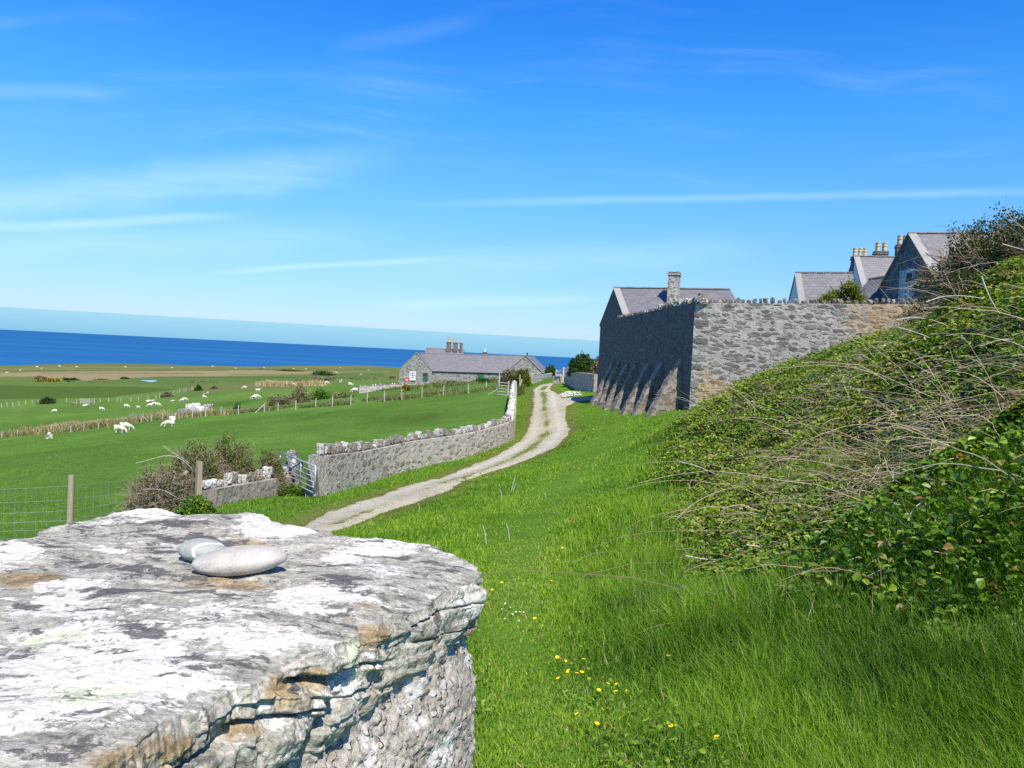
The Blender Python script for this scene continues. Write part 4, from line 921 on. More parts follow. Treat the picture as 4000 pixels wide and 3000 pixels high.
for i in range(len(fr_) - 1): b.bar(fr_[i] + [0, 0, .8], fr_[i + 1] + [0, 0, .8], .008, 3, cap=False)
adopt(f3, b.build('wire', M['wire']))
# the white gate of three leaves in the far fence
ga = [ground(826 / 2.765, 1350 + 632 / 2.765), ground(862 / 2.765, 1350 + 634 / 2.765), ground(968 / 2.765, 1350 + 634 / 2.765), ground(1016 / 2.765, 1350 + 628 / 2.765)]
dm = ga[1][1]; ga[0] = at(826 / 2.765, 1575, dm - 2.2); ga[1] = at(862 / 2.765, 1575, dm); ga[2] = at(968 / 2.765, 1575, dm); ga[3] = at(1016 / 2.765, 1575, dm - 2.2)
for p in ga: p[2] = float(H(p[0], p[1]))
wg = thing('sheep_gate', 'pale open wooden sheep gate with two angled wings in the far fence', 'gate', tuple(ga[1]))
for i in range(3):
    b = MB()
    for z in (.25, .5, .75, 1.0, 1.25): b.box((ga[i] + ga[i + 1]) / 2 + [0, 0, z], (np.linalg.norm((ga[i + 1] - ga[i])[:2]), .05, .11), ax=((ga[i + 1] - ga[i]) * [1, 1, 0]))
    for e in (i, i + 1): b.bar(ga[e] + [0.06 * (e == i + 1), .04, 0], ga[e] + [0.06 * (e == i + 1), .04, 1.5], .07, 5)
    adopt(wg, b.build('gate_leaf', M['palewood']))
b = MB(); b.bar(ground(757 / 2.765, 1350 + 622 / 2.765) + [0, 0, .3], ga[0] + [-.2, 0, .6], .07, 5); tag(b.build('fallen_rail', M['palewood']), 'pale loose rail lying against the open sheep gate', 'rail')

# ------------------------------------------------------------------ the farm building by the sea
DF = 140.0
lc = at(1624, 1447, DF); le = at(1560, 1442, DF); ap = at(1627, 1380, DF)
fb = thing('farm_building', 'long low grey stone farm building with slate roof and green doors above the pasture', 'farm building', (ap[0], ap[1], -6.0))
hw = (at(1686, 1447, DF)[0] - le[0]) / 2; rise = ap[2] - lc[2]; zbF = -6.6
gable_house(fb, [ap[0], DF, ap[2]], np.array([hw, 0]), rise, np.array([.4, 9.0]), zbF, 'farmwall', 'slate', over=.06, tk=.06, verge='verge', eave_over=.1)
ar = at(2053, 1391, 138.0); hw2 = at(2117, 1456, 138)[0] - ar[0]; rise2 = ar[2] - at(2117, 1456, 138)[2]
gable_house(fb, ar, np.array([hw2, 0]), rise2, np.array([1.6, 9.0]), -5.6, 'farmwall', 'slate', over=.1, tk=.06, verge='verge', eave_over=.15)
ev0 = at(1688, 1449, DF + .45); ev1 = at(2000, 1458, DF + .2); rd0 = np.array([ap[0] + .1, DF + 3.6, ap[2] - .06]); rd1 = np.array([ar[0] + .2, DF + 2.8, ar[2] - .06])
L_ = np.linalg.norm(ev1 - ev0); sl = np.linalg.norm(rd0 - ev0)
b = MB(); nn = np.cross(ev1 - ev0, rd0 - ev0); nn /= np.linalg.norm(nn)
ov = (ev0 - rd0) / sl * .2; ov = np.array([0, -.12, -.1]); a4 = [ev0 + ov, ev1 + ov, rd1, rd0]; t4 = [p + nn * .09 for p in a4]
b.quad(*t4, uv=[(0, sl), (L_, sl), (L_, 0), (0, 0)]); b.quad(a4[0], a4[1], t4[1], t4[0]); b.quad(a4[3], a4[2], a4[1], a4[0])
bk0, bk1 = rd0 + [0, 3.6, -2.9], rd1 + [0, 3.6, -2.7]; b.quad(t4[3], t4[2], bk1, bk0, uv=[(0, 0), (L_, 0), (L_, sl), (0, sl)])
adopt(fb, b.build('roof', M['slate']))
b = MB(); m_ = 40; 
for i in range(m_):
    p = rd0 + (rd1 - rd0) * ((i + .5) / m_); b.box(p + [0, 0, .12 + .03 * math.sin(i * 2.1)], (np.linalg.norm(rd1 - rd0) / m_ * .98, .3, .08), ax=(rd1 - rd0) * [1, 1, 0])
adopt(fb, b.build('ridge_tiles', M['ridge']))
b = MB(); b.quad([ev0[0] - .3, ev0[1], zbF], [ev1[0] + 3, ev1[1], zbF], ev1 + [3, 0, -.02], ev0 - [.3, 0, .02], uv=[(0, 0), (L_, 0), (L_, 3), (0, 3)]); adopt(fb, b.build('wall', M['farmwall']))
b = MB(); b.bar(ev0 + [0, -.20, -.06], ev1 + [0, -.20, -.06], .05, 6); adopt(fb, b.build('gutter', M['dark']))
def fbox(name, x0, y0, x1, y1, d, mat, dep=.1, off=0.0, parent=None):
    a, c = at(x0, y1, d), at(x1, y0, d); b = MB(); b.box([(a[0] + c[0]) / 2, d - off, (a[2] + c[2]) / 2], (abs(c[0] - a[0]), dep, abs(c[2] - a[2]))); o = b.build(name, M[mat]); return adopt(fb, o) if parent is None else o
def sub(parent, o): o.parent = parent; return o
do = fbox('door', 1651.5, 1470, 1671, 1495, DF, 'dgreen', .10, .02); do['label'] = 'dark green half door below an open top'
dd = fbox('door_shade_sheet', 1651.5, 1455.5, 1671, 1470, DF, 'dark', .06, .02, 1); dd.parent = do  # dark sheet on the wall stands in for the shade inside
dd = fbox('lintel', 1647, 1452, 1675, 1455.2, DF, 'verge', .12, .03, 1); dd.parent = do
do = fbox('door', 1868, 1464, 1890, 1490, ev1[1] + .2, 'green', .10, .12); do['label'] = 'bright green door'
dd = fbox('lintel', 1866, 1460.5, 1892, 1463.6, ev1[1] + .2, 'dark', .12, .13, 1); dd.parent = do
wi = fbox('window', 1601, 1453.5, 1622, 1480, DF, 'glass', .06, .02)
b = MB(); a, c = at(1601, 1480, DF), at(1622, 1453.5, DF); w_, h_ = c[0] - a[0], c[2] - a[2]
for i in range(4): b.box([a[0] + w_ * i / 3, DF - .09, a[2] + h_ / 2], (.17 if i in (0, 3) else .10, .07, h_ + .16))
for j in range(4): b.box([a[0] + w_ / 2, DF - .094, a[2] + h_ * j / 3], (w_ + .1, .07, .17 if j in (0, 3) else .10))
b.build('window_frame', M['white']).parent = wi
b = MB(); b.box([a[0] + w_ / 2, DF - .12, a[2] - .17], (w_ + .3, .2, .1)); b.build('window_sill', M['white']).parent = wi
b = MB(); q = at(2059, 1391, 139); b.bar(q + [0, 0, -.2], q + [0, 0, .42], .11, 8); b.bar(q + [0, 0, .42], q + [0, 0, .58], .15, 8); adopt(fb, b.build('flue_pipe', M['dark'], smooth=True))
# house behind, showing its ridge and chimney stacks
A = at(1665, 1361, 160); B_ = at(1789, 1366, 160)
r = thing('farmhouse', 'farmhouse roof with three brick chimney stacks rising behind the long farm building', 'house', (A[0], A[1], -7))
gable_house(r, A, np.array([-.3, -3.2]), 2.8, (B_ - A)[:2] + [1.2, 0], -7, 'farmwall', 'slate', over=.05)
for (x0, x1, yt, yb, yp, pots) in ((1742, 1763, 1337, 1368, 1322, [(-.33, 0, 1), (0, 0, 1.1), (.33, 0, 1)]), (1768, 1788, 1339, 1368, 1325, [(-.3, 0, 1), (.3, 0, 1)]), (1794, 1806, 1340, 1381, 1326, [(0, 0, 1)])):
    t_ = at((x0 + x1) / 2, yt, 159.5); bt = at((x0 + x1) / 2, yb, 159.5); chimney(r, bt - [0, 0, .3], (x1 - x0) / F * 159 * .86, .8, t_[2] - bt[2] + .3, 0.0, 'brick', pots, True, 'pot', (yt - yp) / F * 159)
t_ = at(1894, 1376, 152); r2 = thing('outbuilding', 'small chimney of an outbuilding peeping over the long slate ridge', 'outbuilding', (t_[0], 152, -7))
gable_house(r2, at(1875, 1391, 152), np.array([0, -2.5]), 2.4, np.array([8.0, 0]), -7, 'farmwall', 'slate', over=.05)
chimney(r2, t_ - [0, 0, 1.2], .8, .7, 1.2, 0.0, 'brick', [(0, 0, 1)], True, 'render', .62)
# the white-topped garden wall in front of it
gw_px = [(1401, 1534), (1470, 1525), (1560, 1513), (1675, 1505)]; gwd = [118, 119, 120, 122]
gwp = [at(a, b, d) for (a, b), d in zip(gw_px, gwd)]
gt_ = [zpix(y, x, d) for (x, y), d in zip(((1401, 1511), (1470, 1507), (1560, 1502), (1675, 1497)), gwd)]
gw = thing('garden_wall', 'low grey garden wall topped with white stones before the farm building', 'wall', tuple(gwp[0]))
wall_strip('wall', [p[:2] for p in gwp], gt_, [min(float(H(*p[:2])), t - .5) - .4 for p, t in zip(gwp, gt_)], .5, M['lanewall'], gw, res=.3, zres=.25, amp=.06, seed=31)
coping(gw, [p[:2] for p in gwp], [t - .05 for t in gt_], M['coping'], (.25, .5), (.3, .55), (.4, .6), seed=32, limit=60)
# things standing before the gable
q = at(1590, 1489, 136); b = MB(); b.box(q + [0, 0, .24], (.72, .5, .50)); b.box(q + [0, 0, .52], (.76, .54, .06)); b.box(q + [0, -.265, .26], (.40, .02, .18), mat=1); b.box(q + [.22, 0, .58], (.1, .3, .07)); b.box(q + [-.22, 0, .58], (.1, .3, .07))
tag(b.build('fuel_box', [M['red'], M['white']]), 'red plastic box with a pale smudged panel on the grass under the white window', 'box')
q = at(1564, 1494, 136.5); b = MB(); b.box(q + [0, 0, .72], (1.5, .42, .07)); b.box(q + [0, .35, .45], (1.5, .25, .06))
for s in (-.55, .55): b.bar(q + [s - .2, 0, 0], q + [s + .1, 0, .72], .05, 5); b.bar(q + [s + .25, 0, 0], q + [s - .05, 0, .72], .05, 5)
b.bar(q + [.3, 0, .7], q + [.45, 0, 1.0], .05, 5); tag(b.build('wooden_bench', M['wood']), 'weathered grey wooden bench on crossed legs left of the red box', 'bench')
q = at(1535, 1490, 134); b = MB(); pts = [q + [-.9 + 1.9 * t, 0, .25 + .55 * math.sin(math.pi * t * .8)] for t in np.linspace(0, 1, 8)]
for i in range(7): b.bar(pts[i], pts[i + 1], .035, 5)
for s in (2, 4, 5): b.bar(pts[s], pts[s] + [-.15, 0, -.6], .03, 5)
b.bar(pts[0], q + [-1.2, 0, .05], .03, 5); tag(b.build('old_plough', M['dark']), 'dark curved iron farm implement lying in the grass left of the bench', 'plough')
q0, q1 = at(1580, 1472, 136.8), at(1603, 1473, 136.8); b = MB(); b.bar(q0, q1, .035, 5)
for p in (q0, q1): b.bar(p, [p[0], p[1], float(H(p[0], p[1]))], .03, 5)
tag(b.build('white_rail', M['white']), 'thin white rail on two legs between the red box and the window', 'rail')

# ------------------------------------------------------------------ lane end: walls, rails, hurdle, posts
la = [ground(2076, 1500), at(2110, 1491, 108), at(2140, 1480, 122), at(2166, 1466, 136)]
for p in la: p[2] = float(H(p[0], p[1]))
lt = [zpix(1466, 2076, la[0][1]), zpix(1463, 2110, 108), zpix(1460, 2140, 122), zpix(1452, 2166, 136)]
lb = thing('far_lane_wall', 'pale stone wall along the lane beside the right hand farm gable', 'wall', tuple(la[0]))
wall_strip('wall', [p[:2] for p in la], lt, [min(p[2], t - .6) - .3 for p, t in zip(la, lt)], .5, M['lanewall'], lb, res=.25, zres=.2, amp=.06, seed=33)
coping(lb, [la[0][:2], la[1][:2]], [lt[0] - .03, lt[1] - .03], M['coping'], (.3, .6), (.3, .45), (.4, .6), seed=34, limit=60)
ra = [ground(2170, 1500), ground(2217, 1490)]
rb = thing('lane_end_wall', 'short stone wall with a flat boulder on top at the end of the lane', 'wall', tuple(ra[0]))
wall_strip('wall', [p[:2] for p in ra], [zpix(1470, 2170, ra[0][1]), zpix(1466, 2217, ra[1][1])], [p[2] - .3 for p in ra], .6, M['lanewall'], rb, res=.12, zres=.12, amp=.06, seed=35)
V, Qs = stone_verts(8, (.85, .6, .4), .4, .2, seed=5); q = at(2181, 1468, ra[0][1]); o = MB(); o.add(V + q, Q=Qs); tag(o.build('boulder', M['boulder']), 'flat grey boulder resting on the short wall at the lane end', 'boulder')
b = MB(); q0, q1, q2 = at(2174, 1462, ra[0][1] + 2), at(2201, 1452, ra[0][1] + 1), at(2224, 1442, ra[0][1] + .5)
g0 = thing('timber_rails', 'pale sloping timber rails on a post between the lane end and green bush', 'fence', (q1[0], q1[1], q1[2] - 1.5))
for k, dz in enumerate((0, .38)):
    b = MB(); b.box((q0 + q2) / 2 + [0, 0, -dz + .22], (np.linalg.norm(q2 - q0), .07, .18), ax=q2 - q0); adopt(g0, b.build('rail', M['palewood']))
for q in (q1, q2, q0): b = MB(); b.box(q + [0, .08, -.35], (.17, .17, 1.7)); adopt(g0, b.build('post', M['palewood']))
b = MB(); q = ground(2168, 1500); q2 = at(2168, 1452, q[1]); b.bar(q - [0, 0, .2], [q[0], q[1], q2[2]], .07, 5); tag(b.build('wooden_post', M['wood']), 'brown wooden gatepost where the lane narrows beyond the track junction', 'post')
# shaded wall below the bush
sa = [ground(2216, 1499), ground(2262, 1522), ground(2330, 1530)]
st_ = [zpix(1458, 2216, sa[0][1]), zpix(1455, 2262, sa[1][1]), zpix(1462, 2330, sa[2][1])]
sb = thing('yard_wall', 'shaded old wall with ivy under the green bush beyond the buttresses', 'wall', tuple(sa[0]))
wall_strip('wall', [p[:2] for p in sa], st_, [p[2] - .4 for p in sa], .5, M['roughwall'], sb, res=.15, zres=.15, amp=.06, seed=36)
# hurdle of rails behind the lane wall
hq = [at(1947, 1527, 78), at(1985, 1524, 77)]
for p in hq: p[2] = float(H(p[0], p[1]))
hu = thing('rail_hurdle', 'pale timber rail hurdle beside the far end of the curving lane wall', 'hurdle', tuple(hq[0]))
ht_ = zpix(1494, 1965, 78)
for k in range(5):
    z = hq[0][2] + .12 + (ht_ - hq[0][2] - .12) * k / 4; b = MB(); b.bar([hq[0][0] - .1, hq[0][1], z], [hq[1][0] + .1, hq[1][1], z + .05 * math.sin(k * 3)], .05, 6); adopt(hu, b.build('rail', M['palewood']))
for p in hq: b = MB(); b.bar(p + [0, .1, -.2], [p[0], p[1] + .1, ht_ + .2], .07, 6); adopt(hu, b.build('post', M['palewood']))
b = MB(); b.bar([hq[0][0], hq[0][1], hq[0][2] + .7], hq[0] + [-1.0, .2, .05], .045, 5); adopt(hu, b.build('strut', M['palewood']))
for (x0, y0, x1, y1, d, rr_, lab) in ((2013, 1598, 2014, 1497, 56, .09, 'tall grey wooden post against the outer face of the lane wall'), (2031, 1507, 2031, 1463, 86, .06, 'slim upright post in front of the round green bush'), (2030, 1507, 2039, 1481, 84, .06, 'leaning pale post at the foot of the round green bush'), (1951, 1500, 1951, 1455, 88, .06, 'grey post rising from the dry brambles beside the rail hurdle')):
    a = at(x0, y0, d); c = at(x1, y1, d); b = MB(); b.bar(a - [0, 0, .3], c, rr_, 6); tag(b.build('wooden_post', M['palewood']), lab, 'post')

# ------------------------------------------------------------------ sheep
def make_sheep(name, pose):
    me = bpy.data.meshes.new(name + '_base')
    if pose == 'lying':
        J = [(-.45, 0, .30, .20), (-.2, 0, .34, .29), (.15, 0, .34, .29), (.42, 0, .38, .20), (.60, 0, .58, .11), (.74, 0, .62, .085), (.86, 0, .56, .06)]
        Ed = [(i, i + 1) for i in range(6)]; legs = [((.35, .22, .12), (.55, .25, .07)), ((-.3, .28, .12), (.0, .34, .07))]
    else:
        J = [(-.50, 0, .62, .20), (-.25, 0, .66, .29), (.12, 0, .65, .29), (.42, 0, .66, .21)]
        J += [(.62, 0, .50, .12), (.74, 0, .28, .085), (.80, 0, .12, .06)] if pose == 'grazing' else [(.58, 0, .86, .12), (.70, 0, .95, .09), (.84, 0, .88, .06)]
        Ed = [(i, i + 1) for i in range(6)]; legs = [((.36, .13, .40), (.38, .13, .03)), ((.34, -.13, .40), (.30, -.13, .03)), ((-.40, .14, .42), (-.46, .14, .03)), ((-.40, -.14, .42), (-.36, -.14, .03))]
    Vs = [j[:3] for j in J]; Rd = [j[3] for j in J]
    for k, (a, c) in enumerate(legs):
        root = 3 if a[0] > 0 else 0; n = len(Vs); Vs += [a, c]; Rd += [.075, .042]; Ed += [(root, n), (n, n + 1)]
    n = len(Vs); hd = J[5]; Vs += [(hd[0] - .03, .13, hd[2] + .06), (hd[0] - .03, -.13, hd[2] + .06)]; Rd += [.028, .028]; Ed += [(5, n), (5, n + 1)]
    n = len(Vs); Vs += [(J[0][0] - .14, 0, J[0][2] - .12)]; Rd += [.05]; Ed += [(0, n)]
    me.from_pydata(Vs, Ed, []); me.update()
    o = bpy.data.objects.new(name + '_base', me); C.objects.link(o)
    md = o.modifiers.new('s', 'SKIN'); me.skin_vertices[0].data[1].use_root = True
    for i, r_ in enumerate(Rd): me.skin_vertices[0].data[i].radius = (r_, r_); me.skin_vertices[0].data[i].use_root = (i == 1)
    sb_ = o.modifiers.new('u', 'SUBSURF'); sb_.levels = 2; sb_.render_levels = 2
    dg = bpy.context.evaluated_depsgraph_get(); ev = o.evaluated_get(dg); m2 = bpy.data.meshes.new_from_object(ev)
    bpy.data.objects.remove(o); m2.name = name
    n = len(m2.vertices); co = np.empty(n * 3); m2.vertices.foreach_get('co', co); co = co.reshape(-1, 3)
    wl = (co[:, 2] > .36) & (co[:, 0] < .52); co[wl] *= (1 + .05 * fbm(co[wl] * 9, 2, seed=3))[:, None]
    m2.vertices.foreach_set('co', co.ravel()); m2.materials.append(M['wool']); m2.materials.append(M['face'])
    for p in m2.polygons:
        c = p.center; p.use_smooth = True
        p.material_index = 1 if (c.x > .60 or (c.z < .36 and pose != 'lying')) else 0
    return m2
SHM = {k: make_sheep('sheep', k) for k in ('grazing', 'standing', 'lying')}
FL = 'sheep grazing across the pastures'
SHEEP = [  # px, py, heading (deg, 0 = to the right), pose, label
 (470,1693,-12,'grazing','large white sheep grazing in front of its neighbour near the rough grass bank'),(492,1683,20,'grazing','white sheep half hidden behind the large grazing sheep of the near pasture'),
 (655,1669,215,'grazing','white sheep seen from behind in the near pasture pair below the white boulders'),(674,1658,-60,'grazing','white sheep facing the camera in the near pasture pair below the white boulders'),
 (192,1714,120,'lying','white sheep lying alone on the near pasture at the foot of the weedy bank'),
 (213,1612,200,'grazing','lone sheep grazing on the left of the second field below the round dark bush'),(398,1604,-10,'grazing','lone sheep grazing below the open sheep gate in the second field'),
 (495,1593,0,'grazing','broad side-on sheep leading the row in the second field'),(541,1597,180,'standing','small upright sheep following the broad side-on sheep'),(586,1591,190,'grazing','front left sheep of the close trio in the second field'),(599,1586,-90,'grazing','rear middle sheep of the close trio in the second field'),(617,1588,0,'grazing','right hand sheep of the close trio in the second field'),
 (580,1572,10,'lying','left sheep lying by the fence under the brown scrub mound'),(591,1571,0,'lying','right sheep lying by the fence under the brown scrub mound'),
 (711,1571,180,'grazing','left sheep of the pair above the white boulders'),(723,1566,5,'grazing','right sheep of the pair above the white boulders'),(799,1556,0,'grazing','ewe with two smaller sheep close above her in the second field'),(795,1547,80,'standing','small sheep standing directly above the ewe'),(810,1540,70,'standing','topmost small sheep above the ewe'),
 (332,1589,30,'lying','sheep lying just below the open sheep gate'),(674,1569,10,'lying','small pale lamb lying alone left of the pair above the boulders'),(994,1561,180,'grazing','left sheep of the touching pair beyond the scrubby hedge end'),(1004,1558,20,'grazing','right sheep of the touching pair beyond the scrubby hedge end'),
 (1007,1531,10,'standing','single sheep on the green strip behind the touching pair'),(955,1520,190,'grazing','single sheep by the dark low bushes left of the pale reeds'),(1146,1508,0,'grazing','sheep grazing below the pale reed bed'),(1252,1504,170,'grazing','left sheep of the two at the right tip of the reed bed'),(1277,1502,10,'grazing','long pale sheep right of the reed bed tip'),(1331,1497,90,'standing','upright sheep against the reddish brown scrub'),(1371,1505,160,'lying','sheep lying between the reddish scrub and the garden wall'),(1385,1535,180,'grazing','big sheep beside the left end of the garden wall'),
 (28,1458,0,'lying',None),(145,1437,0,'grazing',None),(163,1443,180,'grazing',None),(233,1434,0,'grazing',None),(300,1436,0,'grazing',None),(80,1450,180,'grazing',None),(1314,1459,0,'grazing',None),(1409,1466,180,'grazing',None),(1147,1443,0,'grazing',None),(1196,1443,0,'grazing',None),(831,1434,0,'grazing',None),(490,1437,0,'grazing',None),(672,1440,180,'grazing',None),(920,1441,0,'grazing',None),(1330,1439,0,'grazing',None),(1440,1447,0,'grazing',None),(1032,1440,0,'grazing',None)]
for i, (x, y, hd, pose, lab) in enumerate(SHEEP):
    p = ground(x, y); o = bpy.data.objects.new('sheep', SHM[pose]); C.objects.link(o); k = rng.uniform(.80, .96) * (1.05 if i < 5 else 1.12) * (1.1 if lab is None else 1) * (.7 if 'small' in (lab or '') else 1)
    o.location = (p[0], p[1], p[2] - .02); o.rotation_euler = (0, 0, R(hd)); o.scale = (k, k * rng.uniform(.95, 1.1), k)
    tag(o, lab or 'tiny pale far sheep on the coastal grassland before the sea', 'sheep', FL if lab else 'far sheep on the coastal grassland')
# white boulders by the field fence
for (x, y, w_, h_, d, sd_, lab) in ((718, 1620, 42, 34, 101, 3, 'squat white boulder left of the tallest boulder in the field fence gap'), (757, 1612, 52, 54, 102, 4, 'tallest white boulder of the cluster behind the field fence'), (783, 1615, 34, 40, 101, 6, 'whitish boulder leaning on the tallest boulder by the field fence'), (808, 1608, 36, 44, 103, 7, 'bluish grey boulder at the right end of the cluster'), (690, 1623, 26, 14, 101, 8, 'low flat white rock at the left foot of the boulder cluster'), (487, 1644, 30, 18, 106, 9, 'white rock in the rough grass left of the wooden hurdle')):
    q = at(x, y, d); wm_, hm_ = w_ / F * d, h_ / F * d; V, Qs = stone_verts(14, (wm_ * 1.15, wm_ * .9, hm_ * 1.5), .45, .3, seed=sd_); o = MB(); z0 = zpix(y + h_ * .45, x, d)
    o.add(V + [q[0], d, z0 + hm_ * .45], Q=Qs); tag(o.build('boulder', M['boulder']), lab, 'boulder', 'boulders along the field fence')

# ------------------------------------------------------------------ the big capstone, its pillar and the two pebbles
ZT = -.31
def top(px_, py_, z=ZT):
    r_ = ray(px_, py_); return (r_ * (z / r_[2]))[:2]
OUT = [top(*p) for p in ((0,2081),(131,2066),(158,2046),(271,2018),(400,1998),(497,1985),(633,1981),(730,1990),(814,1988),(907,1991),(1011,1988),(1065,2012),(1169,2038),(1359,2074),(1495,2088),(1673,2103),(1727,2131),(1800,2158),(1854,2178),(1881,2212),
        (1845,2235),(1760,2275),(1680,2315),(1500,2395),(1400,2455),(1290,2520),(1180,2570),(1067,2618),(900,2668),(800,2722),(640,2810),(400,2990))]
OUT += [np.array(p) for p in ((-.33,.50),(-.42,.40),(-.62,.33),(-.85,.32),(-1.1,.40),(-1.3,.62),(-1.33,.9),(-1.15,1.12),(-.95,1.19))]
OUT = np.array(OUT); CC = np.array([-.50, .93])
def outline(th):
    """radius of the stone's outline seen from its centre"""
    a = np.arctan2(OUT[:, 1] - CC[1], OUT[:, 0] - CC[0]); rr_ = np.hypot(*(OUT - CC).T); o = np.argsort(a); a = a[o]; rr_ = rr_[o]
    a = np.concatenate([a[-3:] - 2 * math.pi, a, a[:3] + 2 * math.pi]); rr_ = np.concatenate([rr_[-3:], rr_, rr_[:3]])
    return np.interp(th, a, rr_)
def th_samples(n):
    """more stations on the edge that faces the camera"""
    g = np.linspace(-math.pi, math.pi, 4000); wgt = 1 + 3.0 * np.exp(-((g + .55) / .8) ** 2); c = np.cumsum(wgt); c = (c - c[0]) / (c[-1] - c[0])
    return np.interp(np.linspace(0, 1, n, endpoint=False), c, g)
nT = 1500; th = th_samples(nT); r0_ = outline(th)
cs = np.stack([np.cos(th), np.sin(th)], -1)
edge2 = CC + cs * r0_[:, None]
r0_ = r0_ + .010 * fbm(edge2 * 22, 4, .6, seed=51) + .004 * fbm(edge2 * 90, 3, .6, seed=52)
rings = []; sidev = []
rho = np.concatenate([np.linspace(0.02, .80, 150) ** .8, np.linspace(.845, .995, 70)])
def topz(p, fr_):
    q = np.stack([p[..., 0] * .8 + p[..., 1] * .25, p[..., 1] * 1.6 - p[..., 0] * .3], -1)
    z = .012 * fbm(q * 3.0, 3, seed=61) + .006 * fbm(q * 11, 4, .6, seed=62) + .0022 * fbm(q * 50, 3, .65, seed=63)
    z = z + .018 * np.exp(-((p[..., 0] + .42) ** 2 + (p[..., 1] - 1.42) ** 2) / .03) * 0
    chip = sstep(.86, 1.0, fr_) * (.006 + .014 * np.clip(fbm(p * 9, 3, seed=64) + .25, 0, 1))
    return ZT + z - chip
for k in rho:
    p = CC + cs * (r0_ * k)[:, None]; rings.append(np.concatenate([p, topz(p, np.full(nT, k))[:, None]], 1)); sidev.append(np.full(nT, sstep(.955, 1.0, k) * .5))
ztop_e = rings[-1][:, 2]
Tk = .105 + .030 * fbm(edge2 * 3, 2, seed=66) + .03 * np.exp(-((th + 1.0) / .5) ** 2) - .035 * np.exp(-((th - .25) / .35) ** 2)
facing = np.exp(-((th + .5) / .9) ** 2)
nS = 130
for k in np.linspace(0.012, 1, nS):
    z = ztop_e - Tk * k
    s3 = np.stack([edge2[:, 0], edge2[:, 1], z], -1)
    # layers of the stone dip a little along the edge; every layer breaks off at its own depth
    along = edge2[:, 1] * .9 + edge2[:, 0] * .4
    lay = z * 1.0 + along * .085 + .012 * fbm(s3 * 6, 2, seed=71)
    wx = along * 9 + .8 * fbm(s3 * 14, 2, seed=78); wz = lay * 34 + .7 * fbm(s3 * 11, 2, seed=79)
    def cell(a, b, sd_):
        ia, ib = np.floor(a).astype(np.int64), np.floor(b).astype(np.int64); fa, fb = a - ia, b - ib
        e = np.minimum(np.minimum(fa, 1 - fa), np.minimum(fb, 1 - fb)); tilt = (_hash(ia, ib, ia * 0 + 5, sd_) - .5) * (fa - .5) + (_hash(ia, ib, ia * 0 + 6, sd_) - .5) * (fb - .5)
        return _hash(ia, ib, ia * 0, sd_) - .5 + .8 * tilt, e
    c1, e1 = cell(wx + .37 * np.floor(wz), wz, 72); c2, e2 = cell(wx * 2.3, wz * 1.7, 73)
    cl1 = vnoise(np.stack([lay * 17, along * 2.4, along * 0 + 9], -1), 75); cl2 = vnoise(np.stack([lay * 30 + along * 4, along * 3.1, along * 0 + 2], -1), 76)
    cleft = np.exp(-(cl1 / .075) ** 2) + .6 * np.exp(-(cl2 / .06) ** 2)
    prof = .013 * math.sin(math.pi * k) - .012 * k * k
    off = prof + .015 * c1 * sstep(0, .12, e1) + .008 * c2 * sstep(0, .2, e2) - .023 * cleft * sstep(.06, .2, k) + .010 * fbm(s3 * 18, 4, .62, seed=77) + .003 * fbm(s3 * 110, 2, seed=77)
    off = off * (.35 + .65 * sstep(0, .18, k)) + .006
    p = CC + cs * (r0_ * .997 + off * (.4 + .6 * facing))[:, None]
    rings.append(np.concatenate([p, z[:, None]], 1)); sidev.append(np.full(nT, .5 + .5 * sstep(0, .10, k)))
for k in (.97, .93, .85, .5): rings.append(np.concatenate([CC + cs * (r0_ * k)[:, None], rings[-1][:, 2:3] + .004], 1)); sidev.append(np.ones(nT))
V = np.array(rings); nR = len(rings)
gi = np.arange(nR * nT).reshape(nR, nT); a = gi[:-1]; b_ = gi[1:]
Q = np.stack([a, b_, np.roll(b_, -1, 1), np.roll(a, -1, 1)], -1).reshape(-1, 4)
Vf = np.concatenate([V.reshape(-1, 3), [[CC[0], CC[1], ZT], [CC[0], CC[1], ZT - .1]]]); n0 = nR * nT
T1 = np.stack([np.full(nT, n0), gi[0], np.roll(gi[0], -1)], -1); T2 = np.stack([np.full(nT, n0 + 1), np.roll(gi[-1], -1), gi[-1]], -1)
side = np.concatenate([np.array(sidev).ravel(), [0, 1]])
vx, vy = project(np.stack([Vf[:, 0], np.maximum(Vf[:, 1], .2), Vf[:, 2]], -1))
def patches(lst):
    m = np.zeros(len(Vf))
    for (x, y, rx, ry, a_) in lst: m = np.maximum(m, a_ * np.exp(-(((vx - x) / rx) ** 2 + ((vy - y) / ry) ** 2) ** 1.5))
    return m
wm = patches([(1090,2040,190,52,1.5),(590,2003,150,20,1.4),(1475,2138,165,40,1),(1230,2340,150,50,1.3),(1330,2185,90,25,1),(50,2165,120,55,1.2),(430,2155,100,26,.9),(330,2640,520,190,1.05),(950,2480,330,75,.9),(250,2330,150,90,.8),(900,2400,200,40,.5),(1840,2330,70,90,1.3),(1290,2690,130,60,1.2),(1050,2800,130,70,.7)])
om = patches([(830,2270,330,55,1.3),(990,2125,110,25,1.2),(120,2240,140,60,1),(520,2930,260,80,1.1),(1230,2260,60,20,.9),(1080,2690,55,75,1.3),(1230,2650,60,45,1.2),(1560,2480,200,40,.6),(900,2850,130,40,.4)])
cap = mesh_np('capstone', Vf, [Q, np.concatenate([T1, T2])], M['slab'], attrs={'side': side, 'wmask': wm, 'omask': om}, smooth=True)
tag(cap, 'broad flat lichen covered stone slab capping the pillar in the foreground', 'capstone')
